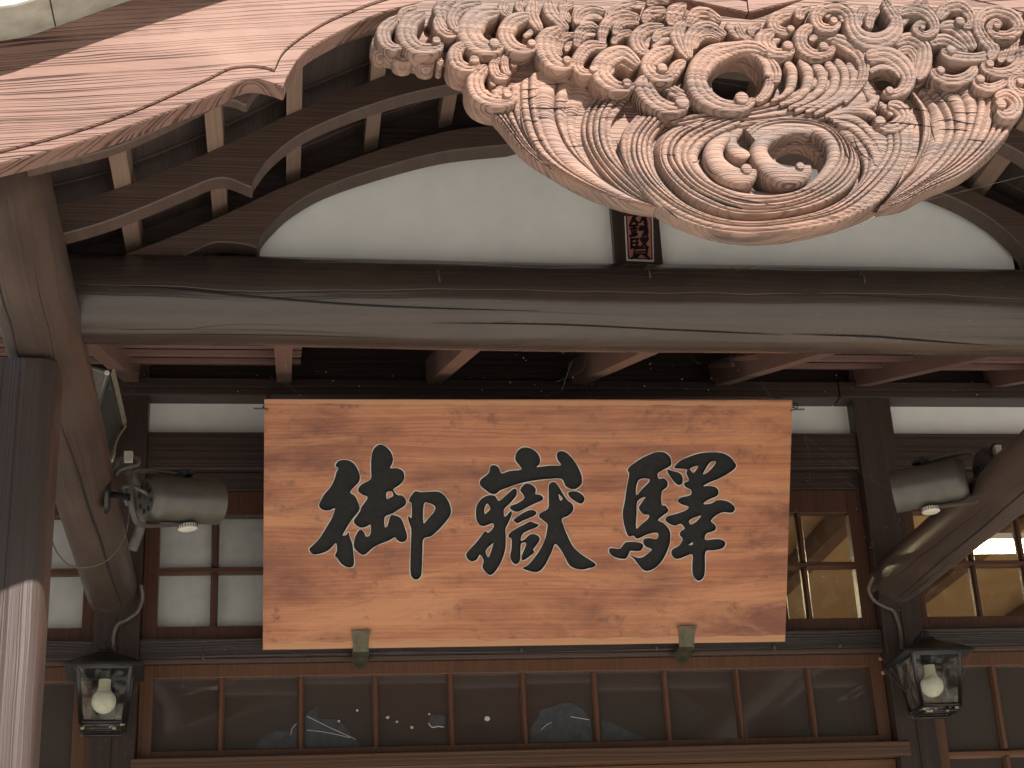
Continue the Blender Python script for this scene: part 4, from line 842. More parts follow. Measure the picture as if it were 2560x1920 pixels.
for p, q_ in ((A, Bq), (Bq, E_)):
    a = np.array([p[0], YA-0.001, p[1]]); b = np.array([q_[0], YA-0.001, q_[1]]); cc = np.array([(A[0]+Bq[0]+E_[0])/3, YA-0.001, (A[1]+Bq[1]+E_[1])/3])
    tube('edge_bead', [a+(cc-a)*0.16, b+(cc-b)*0.16], 0.0028, M_SPKR, bxw, 6, True, 0)
tube('stay_rod', [np.array([E_[0]+(Bq[0]-E_[0])*0.97, YC-0.004, E_[1]+(Bq[1]-E_[1])*0.95])+np.array([0.012, -0.01, -0.01]), U(292, 1100, -0.16), U(284, 1140, -0.2), U(277, 1160, -0.2)], 0.0035, M_TRIM, bxw, 8)

# cobweb threads under the beam
cw = []
def web(pts, Y, r=0.00016):
    cw.append(([U(a, b, Y) for a, b in pts], r))
for pts in ([(1432, 900), (1420, 930), (1405, 975)],
            [(390, 850), (420, 860), (462, 870)], [(540, 862), (575, 872)], [(1390, 850), (1430, 856), (1450, 853)], [(1285, 858), (1330, 863), (1345, 860)], [(698, 945), (730, 970), (755, 992)],
            [(1723, 880), (1735, 900), (1750, 910)], [(1898, 948), (1915, 975), (1928, 995)], [(2010, 1090), (2060, 1125), (2150, 1180), (2220, 1225)], [(2012, 1092), (2025, 1150), (2024, 1205)],
            [(2080, 1160), (2100, 1190), (2150, 1230)], [(1390, 955), (1450, 930), (1465, 900)], [(1620, 868), (1640, 880), (1636, 890)]): web(pts, -1.25 if pts[0][1] < 950 else -0.75)
web([(2150, 562), (2240, 520), (2400, 480), (2560, 440)], -1.9, 0.0004); web([(2385, 470), (2430, 410), (2450, 390)], -2.1, 0.0003); web([(2151, 562), (2190, 540), (2230, 526)], -2.2, 0.0006)
vs, fs = [], []
for P, r in cw:
    P = spline(P, 6)
    for i in range(len(P)-1):
        a, b = np.array(P[i]), np.array(P[i+1]); d = b-a; d /= np.linalg.norm(d)+1e-9; n1 = np.cross(d, [0.3, 1, 0.2]); n1 /= np.linalg.norm(n1); n2 = np.cross(d, n1); o = len(vs)
        rr = r*(0.6+0.9*random.random())
        for e in (a, b):
            for k in range(3): vs.append(e+(n1*math.cos(2.094*k)+n2*math.sin(2.094*k))*rr)
        fs += [(o+k, o+(k+1) % 3, o+3+(k+1) % 3, o+3+k) for k in range(3)]
for k in range(170):
    a, b = random.uniform(230, 2550), random.uniform(860, 990)
    if k > 110: a, b = random.uniform(1980, 2260), random.uniform(1110, 1560)
    p = U(a, b, -1.3 if b < 990 else -0.8); r = random.uniform(0.0004, 0.0013); o = len(vs)
    vs += [p+np.array(q_)*r*random.uniform(.6, 1.6) for q_ in ((1, 0, 0), (-1, 0, 0), (0, 1, 0), (0, -1, 0), (0, 0, 1), (0, 0, -1))]
    fs += [(o+i, o+j, o+k2) for i in (0, 1) for j in (2, 3) for k2 in (4, 5)]
w = mesh('cobweb', vs, fs, M_WEB); w['label'] = 'dusty cobweb threads and specks under the eave'; w['category'] = 'cobweb'; w['kind'] = 'stuff'

# ------------------------------------------------------------------ carved gable pendant
ZS = 3.6867
zA = lambda L: [(a/ZS+900, b/ZS)+tuple(c/ZS for c in r) for a, b, *r in L]
zB = lambda L: [(a/ZS+1400, b/ZS)+tuple(c/ZS for c in r) for a, b, *r in L]
zC = lambda L: [(a/ZS+1960, b/ZS)+tuple(c/ZS for c in r) for a, b, *r in L]
zD = lambda L: [(a/ZS+1500, b/ZS+240)+tuple(c/ZS for c in r) for a, b, *r in L]
carv = thing('gable_pendant', 'large weathered wood carving of swirling waves and cloud scrolls hanging from the gable', 'carving', (0.1, YB, 3.0))
YS = YB+0.014
DY = YB+2.15
YS_ = YS                                            # face of the ground board
MXZ = Matrix(((1, 0, 0, 0), (0, 0, -1, 0), (0, 1, 0, 0), (0, 0, 0, 1)))
def ell(cx, cy, rx, ry, n=28): return [(cx+rx*math.cos(t), cy+ry*math.sin(t)) for t in np.linspace(0, 2*math.pi, n+1)[:-1]]
outl = [(962, 60), (952, 95), (965, 118), (1005, 128), (1060, 128), (1105, 138), (1128, 160), (1150, 185), (1172, 231), (1208, 265), (1250, 306), (1310, 376), (1385, 428), (1470, 475), (1560, 508), (1636, 522), (1646, 523), (1700, 552), (1790, 582), (1880, 594), (1975, 588), (2080, 566), (2150, 542), (2196, 524), (2262, 511), (2322, 479), (2410, 440), (2478, 386), (2518, 338), (2522, 300), (2550, 270), (2575, 239), (2600, 150), (2620, 60), (2600, 5), (2500, -20), (2400, -40), (2200, -40), (2020, 0), (1900, 48), (1850, 50), (1720, 30), (1560, 0), (1300, -35), (1100, -10), (1010, 30)]
holes = [ell(1840, 212, 64, 56), [(1938, 392), (1965, 368), (2005, 362), (2045, 385), (2060, 425), (2046, 462), (2005, 486), (1930, 486), (1872, 476), (1852, 452), (1880, 440), (1930, 430)],
         ell(2218, 206, 36, 28), ell(1552, 185, 15, 20), ell(1236, 78, 13, 22), ell(1311, 92, 13, 11), ell(1476, 152, 20, 14), ell(2212, 60, 20, 20), ell(2368, 162, 30, 18), ell(2400, 36, 20, 14), ell(1705, 172, 14, 14), ell(1068, 80, 12, 16)]
lo_ = [[UX(a, b, YB+0.004) for a, b in spline(h, 4, True)] for h in [outl]+holes]
curve_mesh('ground_board', lo_, 0.012, 0, M_CARVE, carv, -(YB+0.004)-0.012, 'BOTH', 0, 0.0022, MXZ)

def orient(bm):
    bmesh.ops.recalc_face_normals(bm, faces=bm.faces)
    bm.normal_update()
def flutes(name, guides, Ycrest, ridges, amp=0.011, m=72, dishY=None, back=YB+0.002):
    """fluted surface lofted across guide curves; each gap between two guides carries a given number of rounded ridges"""
    Ycrest = YB-0.002-(-2.15-Ycrest)*0.55
    G = [resample(spline(g, 8), m) for g in guides]
    if isinstance(ridges, int): ridges = [ridges]*(len(G)-1)
    cols, off = [], []; nr = 0
    per = 8
    for i, n in enumerate(ridges):
        for k in range(n*per+(1 if i == len(ridges)-1 else 0)):
            t = k/(n*per); c = G[i]*(1-t)+G[i+1]*t; u = (t*n) % 1.0
            s = math.sin(math.pi*u) if 0 < u < 1 else 0.0
            if u == 0: ga = amp*rng.uniform(0.75, 1.5); gc = rng.uniform(0, 0.35)*amp
            yc = (dishY[i]*(1-t)+dishY[i+1]*t) if dishY else 0.0
            cols.append(c); off.append(yc+amp-(amp-gc)*s**0.6+(ga-amp)*(1-s)**2)
    nu = len(cols); vs = []
    wv = [rng.normal(0, 0.0006) for _ in range(nu)]
    for j in range(nu):
        for i in range(m):
            p = U(cols[j][i][0], cols[j][i][1], Ycrest)
            t = i/(m-1); fade = 1-0.55*t**4
            vs.append((p[0], Ycrest+off[j]*fade+wv[j]*0.5, p[2]))
    fs = grid_faces(nu, m)
    ring = [j*m for j in range(nu)]+[(nu-1)*m+i for i in range(1, m)]+[j*m+m-1 for j in range(nu-2, -1, -1)]+[i for i in range(m-2, 0, -1)]
    o = len(vs)
    n = len(ring)
    for r in ring: vs.append(vs[r])
    for r in ring: v = vs[r]; vs.append((v[0], back+0.004, v[2]))
    fs += [(o+k, o+(k+1) % n, o+n+(k+1) % n, o+n+k) for k in range(n)]
    ob = mesh(name, vs, fs, M_CARVE, carv)
    bm = bmesh.new(); bm.from_mesh(ob.data); orient(bm); bm.to_mesh(ob.data); bm.free()
    ob.data.polygons.foreach_set('use_smooth', [True]*len(ob.data.polygons)); ob.data.set_sharp_from_angle(angle=rad(55)); return ob

def scroll(pts, Ytop, button=None, two=None, back=YS, name='cloud_scroll', grooves=0):
    """a carved scroll: a swept, rounded band (photograph points with widths), optionally with the button that ends a curl"""
    P = np.array(spline(pts, 7), float); P[:, 2] = np.maximum(P[:, 2]*(1.13 if name == 'cloud_scroll' else 1.0), 3.0)
    n = max(18, int(np.sum(np.linalg.norm(np.diff(P[:, :2], axis=0), axis=1))/4.5)); P = resample(P, n)
    # rounded ends
    d = np.r_[0, np.cumsum(np.linalg.norm(np.diff(P[:, :2], axis=0), axis=1))]; w = P[:, 2].copy()
    for i in range(n):
        for e, wd in ((d[i], w[0]), (d[-1]-d[i], w[-1])):
            if e < wd/2: P[i, 2] = min(P[i, 2], w[i]*(0.25+0.75*math.sqrt(max(0.0, 1-(1-2*e/wd)**2))))
    T = np.gradient(P[:, :2], axis=0); T /= np.linalg.norm(T, axis=1)[:, None]+1e-9
    Nn = np.stack([-T[:, 1], T[:, 0]], 1)
    ang = np.unwrap(np.arctan2(T[:, 1], T[:, 0])); turn = ang[-1]-ang[0]
    inner = 1.0 if turn > 0 else -1.0                       # which side the band curls towards
    if two is None: two = np.median(w) > 21
    ss = np.linspace(-1, 1, 17); vs = []; J = len(ss)
    for i in range(n):
        p0 = U(P[i, 0], P[i, 1], Ytop); pe = U(P[i, 0]+Nn[i, 0]*P[i, 2]/2, P[i, 1]+Nn[i, 1]*P[i, 2]/2, Ytop)
        hw = math.hypot(pe[0]-p0[0], pe[2]-p0[2]); rel = min(0.95*hw, 0.014)
        for s in ss:
            px = P[i, 0]+Nn[i, 0]*s*inner*P[i, 2]/2; py = P[i, 1]+Nn[i, 1]*s*inner*P[i, 2]/2
            p = U(px, py, Ytop)
            if two:
                h = math.sqrt(max(0, 1-abs(s)**4.5))*(1-0.22*max(0, s))-0.22*math.exp(-((s-0.34)/0.11)**2)-0.20*math.exp(-((s+0.22)/0.10)**2) if abs(s) < 1 else 0.0
            else: h = math.sqrt(max(0, 1-abs(s)**2.3)) if abs(s) < 1 else 0.0
            vs.append((p[0], Ytop+rel*(1-h)+rng.normal(0, 0.00025), p[2]))
    fs = grid_faces(n, J)
    ring = [i*J for i in range(n)]+[(n-1)*J+k for k in range(1, J)]+[i*J+J-1 for i in range(n-2, -1, -1)]+[k for k in range(J-2, 0, -1)]
    o = len(vs)
    m = len(ring)
    for r in ring: vs.append(vs[r])
    for r in ring: v = vs[r]; vs.append((v[0], back+0.004, v[2]))
    fs += [(o+k, o+(k+1) % m, o+m+(k+1) % m, o+m+k) for k in range(m)]
    ob = mesh(name, vs, fs, M_CARVE, carv)
    bm = bmesh.new(); bm.from_mesh(ob.data); orient(bm); bm.to_mesh(ob.data); bm.free()
    ob.data.polygons.foreach_set('use_smooth', [True]*len(ob.data.polygons)); ob.data.set_sharp_from_angle(angle=rad(58))
    if button:
        bx_, by_, br_ = button; Yb_ = Ytop-0.0035; c = U(bx_, by_, Yb_); e = U(bx_+br_, by_, Yb_); r = abs(e[0]-c[0])*0.92
        lathe('scroll_eye', [(-0.030, r*1.05), (-0.004, r*0.98), (-0.0012, r*0.90), (0, r*0.75), (0.0004, 0.0003)], (c[0], Yb_, c[2]), (0.0, -1, 0), M_CARVE, ob, 20)
    return ob

# wings and lobe
W = [[(1174, 225), (1244, 296), (1307, 374), (1380, 425), (1470, 470), (1560, 503), (1640, 518)],
     [(1250, 222), (1270, 290), (1328, 372), (1415, 436), (1515, 482), (1638, 515)],
     [(1301, 205), (1304, 271), (1323, 339), (1361, 393), (1440, 445), (1540, 490), (1638, 514)],
     [(1347, 172), (1345, 244), (1361, 325), (1402, 393), (1480, 450), (1560, 490), (1638, 513)],
     [(1400, 168), (1390, 244), (1396, 298), (1429, 366), (1500, 432), (1575, 482), (1638, 512)],
     [(1487, 215), (1452, 271), (1449, 325), (1472, 380), (1524, 445), (1578, 485), (1639, 511)]]
flutes('wave_wing', W, -2.186, [3, 2, 2, 1, 2], 0.0075, 72, [0, 0, 0, 0.003, 0.009, 0.020])
W2 = [[(1490, 222), (1462, 271), (1457, 325), (1480, 380), (1530, 445), (1582, 485), (1640, 510)],
      [(1530, 240), (1503, 285), (1500, 339), (1519, 388), (1565, 439), (1607, 480), (1643, 510)],
      [(1575, 240), (1532, 300), (1533, 352), (1558, 407), (1600, 457), (1648, 509)]]
flutes('wave_fold', W2, -2.184, [3, 2], 0.006, 64, [0.018, 0.0, 0.003])
g0 = zD([(330, 160), (220, 300), (195, 450), (240, 640), (370, 830), (540, 1010), (760, 1140), (1050, 1235), (1350, 1270), (1750, 1240), (2150, 1170)])+[(2140, 535), (2205, 498), (2250, 445), (2280, 385), (2288, 325), (2285, 265)]
g1 = zD([(440, 180), (310, 360), (300, 560), (410, 770), (620, 960), (850, 1085), (1100, 1160), (1400, 1190), (1750, 1160), (2100, 1090)])+[(2130, 510), (2190, 462), (2235, 410), (2252, 366), (2247, 312)]
g1b = zD([(540, 190), (410, 360), (395, 540), (490, 740), (670, 915), (880, 1040), (1120, 1120), (1400, 1150), (1740, 1120), (2070, 1050)])+[(2122, 490), (2172, 445), (2208, 395), (2220, 360), (2215, 316)]
g2 = zD([(650, 195), (525, 340), (510, 500), (570, 690), (720, 870), (900, 990), (1150, 1080), (1400, 1110), (1700, 1090), (2050, 1010), (2300, 880), (2430, 720), (2440, 580), (2340, 420), (2180, 250)])
flutes('wave_lobe', [g0, g1, g1b, g2], -2.196, [2, 2, 2], 0.007, 130, [0.003, 0, 0.002, 0.017])
g2b = zD([(690, 210), (545, 350), (530, 500), (590, 680), (740, 850), (915, 975), (1160, 1062), (1405, 1092), (1700, 1070), (2040, 995), (2280, 865), (2405, 710), (2415, 585), (2320, 430), (2160, 265)])
g3 = zD([(900, 215), (650, 330), (570, 480), (615, 650), (765, 815), (960, 935), (1200, 1030), (1450, 1055), (1750, 1025), (2000, 955), (2230, 835), (2360, 690), (2380, 560), (2300, 410), (2130, 255)])
g4 = zD([(1100, 200), (800, 330), (680, 480), (710, 620), (850, 790), (1050, 910), (1300, 1000), (1550, 1010), (1800, 970), (2050, 870), (2230, 730), (2310, 560), (2260, 400), (2130, 270), (1950, 205), (1700, 185), (1480, 225), (1340, 300)])
g4s = zD([(1100, 200), (800, 330), (680, 480), (710, 620), (850, 790), (1050, 910), (1300, 1000), (1550, 1010), (1800, 970), (2050, 870), (2230, 730), (2310, 560), (2260, 400), (2110, 245)])
g5 = zD([(1280, 205), (960, 350), (820, 500), (830, 620), (950, 760), (1150, 870), (1350, 930), (1600, 930), (1850, 880), (2060, 770), (2190, 620), (2220, 490), (2165, 360), (2050, 275), (1880, 240), (1680, 240), (1500, 280), (1400, 360)])
g6 = zD([(1310, 250), (1030, 390), (920, 520), (950, 640), (1060, 770), (1220, 840), (1380, 872), (1600, 890), (1820, 850), (1980, 740), (2085, 610), (2110, 510), (2080, 420), (1990, 345), (1850, 310), (1690, 318), (1560, 360), (1470, 440)])
flutes('wave_ring', [g2b, g3, g4s], -2.190, [1, 2], 0.007, 120, [0.016, 0.002, 0.0])
flutes('wave_ring', [g4, g5, g6], -2.194, [2, 1], 0.008, 140, [0.001, 0, 0.004])
scroll(zD([(1960, 330, 60), (1820, 310, 70), (1680, 330, 90), (1520, 400, 150), (1480, 510, 170), (1565, 640, 190), (1720, 715, 190), (1870, 700, 175), (1940, 640, 90)]), YB-0.002-0.0286, zD([(1850, 640, 45)])[0], False, YS+0.006, 'wave_curl')
scroll(zD([(1200, 340, 80), (1070, 460, 180), (1080, 590, 190), (1195, 695, 190), (1350, 735, 170), (1440, 680, 90)]), YB-0.002-0.0297, zD([(1355, 665, 58)])[0], False, YS+0.006, 'wave_curl')
scroll(zD([(1310, 300, 70), (1210, 390, 130), (1250, 490, 150), (1380, 550, 120)]), YB-0.002-0.0220, None, False, YS, 'wave_curl')
Rw = [[(2545, 285), (2520, 335), (2475, 382), (2407, 437), (2318, 475), (2258, 507), (2200, 519)],
      [(2492, 240), (2486, 300), (2460, 355), (2400, 410), (2320, 455), (2250, 495), (2200, 517)],
      [(2435, 205), (2447, 250), (2440, 300), (2420, 355), (2375, 410), (2300, 460), (2202, 514)],
      [(2391, 212), (2415, 258), (2418, 312), (2395, 366), (2350, 420), (2290, 465), (2204, 512)],
      [(2352, 222), (2385, 271), (2391, 325), (2367, 374), (2330, 415), (2270, 465), (2206, 510)],
      [(2318, 208), (2352, 250), (2372, 298), (2360, 352), (2318, 407), (2265, 460), (2208, 508)],
      [(2300, 217), (2331, 258), (2337, 312), (2326, 352), (2299, 407), (2268, 440), (2210, 506)],
      [(2283, 225), (2310, 271), (2314, 325), (2299, 380), (2270, 426), (2240, 468), (2212, 503)]]
flutes('wave_wing', Rw, -2.186, [3, 2, 1, 1, 1, 1, 1], 0.0075, 72, [0, 0, 0, 0.001, 0.004, 0.011, 0.019, 0.002])
# band of long ridges joining the lobe to the fan on the right
Sg = [[(1672, 300), (1734, 280), (1807, 277), (1888, 262), (1990, 222), (2060, 170)],
      [(1705, 308), (1800, 294), (1900, 280), (2000, 255), (2090, 215), (2130, 165)],
      [(1745, 318), (1850, 300), (1960, 286), (2060, 268), (2130, 240), (2160, 190)],
      [(1790, 328), (1900, 306), (2000, 293), (2090, 281), (2165, 258), (2195, 232)],
      [(1840, 326), (1930, 308), (2020, 300), (2110, 292), (2190, 272), (2205, 250)]]
flutes('wave_band', Sg, -2.188, [2, 1, 1, 1], 0.007, 80, [0.003, 0, 0, 0.002, 0.008])
for L in ([(20, 560, 90), (80, 640, 110), (70, 780, 95), (0, 870, 50), (-120, 930, 30)], [(150, 530, 90), (222, 640, 115), (220, 780, 100), (120, 900, 60), (-40, 960, 40)], [(270, 560, 95), (350, 660, 110), (350, 790, 95), (230, 910, 60), (40, 995, 40)],
          [(390, 560, 95), (468, 660, 100), (460, 800, 90), (340, 920, 60), (100, 1020, 40)], [(480, 545, 90), (560, 640, 95), (560, 790, 85), (460, 905, 60), (200, 1030, 40)], [(590, 575, 95), (645, 680, 80), (625, 800, 75), (540, 905, 60), (280, 1050, 40)]):
    scroll(zC(L), YB-0.002-0.0253, None, False, YS, 'fan_ridge')
for L in ([(740, 790, 60), (800, 860, 110), (830, 930, 90), (760, 970, 60), (600, 1000, 40)], [(380, 1070, 40), (560, 1012, 66), (740, 1010, 84), (850, 1070, 60)], [(420, 1085, 40), (600, 1075, 76), (740, 1145, 84), (850, 1280, 66), (900, 1400, 40)], [(450, 1105, 40), (630, 1160, 80), (750, 1270, 84), (830, 1400, 60), (850, 1520, 40)], [(880, 940, 60), (960, 1000, 80), (1000, 1060, 60)]):
    scroll(zC(L), YB-0.002-0.0231, None, False, YS, 'fan_ridge')

# cloud scrolls, left cluster
TA = [
 ([(150, 330, 120), (190, 430, 150), (260, 470, 80)], 0.020, None), ([(310, 490, 120), (400, 535, 120), (490, 515, 90)], 0.016, None), ([(540, 520, 120), (600, 565, 120), (690, 565, 100)], 0.016, None), ([(715, 545, 90), (745, 560, 100), (770, 560, 70)], 0.024, None),
 ([(525, 62, 60), (405, 105, 90), (352, 190, 50)], 0.034, None),
 ([(340, 160, 90), (225, 260, 130), (230, 370, 130), (310, 430, 90), (395, 418, 50)], 0.046, None),
 ([(600, 105, 90), (460, 190, 170), (430, 320, 180), (520, 425, 150), (650, 440, 120), (770, 405, 90)], 0.054, (705, 365, 46)),
 ([(880, -10, 160), (770, 70, 190), (800, 190, 130), (900, 260, 60)], 0.042, None),
 ([(700, 150, 60), (735, 250, 110), (820, 308, 90), (930, 292, 60)], 0.048, (902, 272, 46)),
 ([(1120, 20, 80), (930, 60, 130), (850, 170, 110), (900, 290, 60)], 0.050, None),
 ([(1290, 95, 80), (1110, 130, 200), (1010, 260, 230), (1080, 390, 200), (1225, 440, 140), (1325, 415, 80)], 0.060, (1240, 390, 58)),
 ([(1345, -10, 100), (1320, 80, 100), (1370, 135, 60)], 0.046, None),
 ([(1560, 130, 80), (1410, 185, 150), (1345, 300, 150), (1400, 405, 150), (1530, 450, 100), (1640, 415, 60)], 0.058, (1585, 390, 46)),
 ([(1620, 250, 50), (1560, 300, 60), (1510, 340, 50)], 0.034, None),
 ([(980, 385, 70), (885, 460, 130), (895, 565, 140), (1005, 618, 100), (1110, 585, 60)], 0.056, (1055, 545, 54)),
 ([(1290, 515, 50), (1232, 590, 95), (1268, 685, 95), (1370, 712, 40)], 0.046, None), ([(1385, 470, 40), (1335, 540, 75), (1345, 640, 75), (1395, 680, 30)], 0.042, None), ([(1440, 500, 60), (1420, 570, 90), (1440, 610, 50)], 0.030, None),
 ([(1170, 600, 80), (1070, 710, 150), (1095, 845, 160), (1225, 920, 140), (1370, 915, 120), (1445, 865, 60)], 0.052, (1362, 860, 50)),
 ([(1250, 620, 60), (1215, 700, 70), (1240, 790, 60)], 0.032, None), ([(1330, 760, 60), (1280, 820, 70), (1300, 870, 40)], 0.030, None),
 ([(1600, -10, 110), (1590, 130, 130), (1670, 275, 80)], 0.044, None), ([(1740, -10, 110), (1770, 110, 140), (1920, 265, 60)], 0.038, None), ([(1890, -10, 90), (1880, 90, 100), (1945, 200, 50)], 0.032, None), ([(1490, -10, 90), (1470, 60, 90), (1500, 110, 40)], 0.038, None),
 ([(1860, 250, 80), (1735, 335, 190), (1720, 450, 190), (1790, 560, 170), (1910, 592, 110), (1985, 545, 60)], 0.058, (1910, 545, 46)),
 ([(1985, 310, 50), (1870, 345, 80), (1830, 440, 70), (1860, 510, 40)], 0.046, None), ([(1985, 380, 40), (1920, 410, 70), (1900, 470, 40)], 0.038, None)]
TB = [
 ([(435, 415, 50), (275, 415, 120), (180, 515, 115), (170, 615, 110), (250, 665, 80), (365, 625, 60)], 0.056, (310, 628, 44)),
 ([(735, 590, 80), (590, 475, 140), (430, 535, 180), (380, 665, 180), (480, 768, 150), (610, 800, 100), (690, 770, 50)], 0.058, (620, 755, 50)),
 ([(690, 640, 60), (570, 560, 80), (480, 590, 80), (470, 680, 60)], 0.044, None),
 ([(1050, 435, 80), (885, 505, 160), (815, 605, 140), (900, 690, 140), (1020, 690, 110), (1085, 600, 120), (1160, 560, 80)], 0.060, (945, 618, 55)),
 ([(800, 690, 170), (785, 800, 190), (890, 930, 160), (1040, 990, 135), (1190, 960, 80)], 0.054, (1130, 932, 72)),
 ([(950, 720, 70), (1050, 830, 130), (1160, 880, 110), (1270, 925, 40)], 0.040, None),
 ([(1920, 480, 70), (1800, 420, 110), (1640, 425, 120), (1390, 505, 200), (1270, 680, 190), (1310, 840, 190), (1480, 950, 140), (1680, 970, 120), (1800, 905, 60)], 0.060, (1680, 895, 72)),
 ([(1925, 700, 80), (1905, 580, 80), (1800, 485, 70), (1650, 455, 60), (1470, 520, 50)], 0.050, None), ([(1810, 930, 60), (1895, 860, 90), (1940, 760, 90), (1935, 660, 80)], 0.046, None),
 ([(1990, 760, 90), (1990, 640, 110), (1920, 530, 80)], 0.050, None),
 ([(1175, 240, 60), (1245, 125, 125), (1355, 108, 110), (1490, 190, 70)], 0.040, None), ([(1240, 210, 60), (1330, 170, 90), (1450, 200, 60)], 0.030, None),
 ([(1205, 530, 40), (1190, 385, 120), (1270, 262, 130), (1390, 232, 100), (1530, 320, 60)], 0.050, None), ([(1235, 450, 50), (1270, 345, 95), (1380, 312, 70), (1490, 360, 40)], 0.044, None),
 ([(1165, 35, 60), (1065, 105, 170), (1005, 220, 70)], 0.046, None), ([(1155, 185, 80), (1085, 285, 140), (1120, 410, 130), (1190, 540, 40)], 0.048, None),
 ([(765, 200, 60), (835, 110, 115), (975, 85, 80)], 0.048, None), ([(830, 190, 50), (890, 145, 60), (970, 150, 40)], 0.036, None),
 ([(960, 235, 60), (800, 255, 115), (710, 345, 140), (740, 440, 120), (825, 485, 60)], 0.052, None), ([(1045, 262, 50), (925, 292, 85), (860, 375, 60)], 0.050, None), ([(1015, 352, 40), (910, 382, 80), (860, 440, 50)], 0.044, None), ([(900, 330, 50), (810, 370, 70), (800, 440, 50)], 0.036, None),
 ([(395, 410, 60), (395, 280, 95), (470, 170, 115), (600, 130, 100), (730, 155, 60)], 0.050, None), ([(495, 310, 50), (545, 222, 85), (640, 190, 70), (730, 215, 40)], 0.046, None), ([(480, 400, 50), (545, 320, 85), (665, 288, 60)], 0.040, None),
 ([(150, 220, 60), (180, 118, 105), (290, 70, 95), (425, 95, 60)], 0.050, None), ([(185, 235, 50), (235, 162, 75), (320, 140, 60), (395, 172, 30)], 0.044, None), ([(150, 425, 60), (178, 295, 95), (270, 232, 105), (355, 270, 60)], 0.046, None), ([(190, 380, 50), (230, 320, 70), (330, 310, 50)], 0.038, None),
 ([(445, 140, 50), (540, 62, 105), (710, 15, 90)], 0.040, None), ([(520, 95, 40), (620, 60, 60), (760, 60, 40)], 0.034, None), ([(800, 30, 60), (900, -5, 90), (1010, 20, 50)], 0.032, None),
 ([(60, 250, 60), (30, 330, 80), (110, 420, 60)], 0.036, None), ([(130, 30, 60), (40, 80, 80), (20, 200, 60)], 0.036, None),
 ([(1545, 205, 70), (1590, 285, 66), (1665, 352, 30)], 0.042, None), ([(1640, 215, 80), (1685, 315, 76), (1780, 372, 40)], 0.046, None), ([(1855, 212, 60), (1770, 262, 85), (1775, 335, 40)], 0.042, None),
 ([(1975, 280, 80), (1885, 340, 165), (1905, 435, 150), (2020, 482, 115), (2165, 455, 110)], 0.056, (2105, 412, 56)), ([(2030, 350, 60), (1960, 390, 70), (1990, 440, 40)], 0.042, None),
 ([(2140, 120, 60), (2005, 155, 135), (1980, 240, 115), (2080, 282, 85), (2160, 258, 50)], 0.054, (2130, 258, 42))]
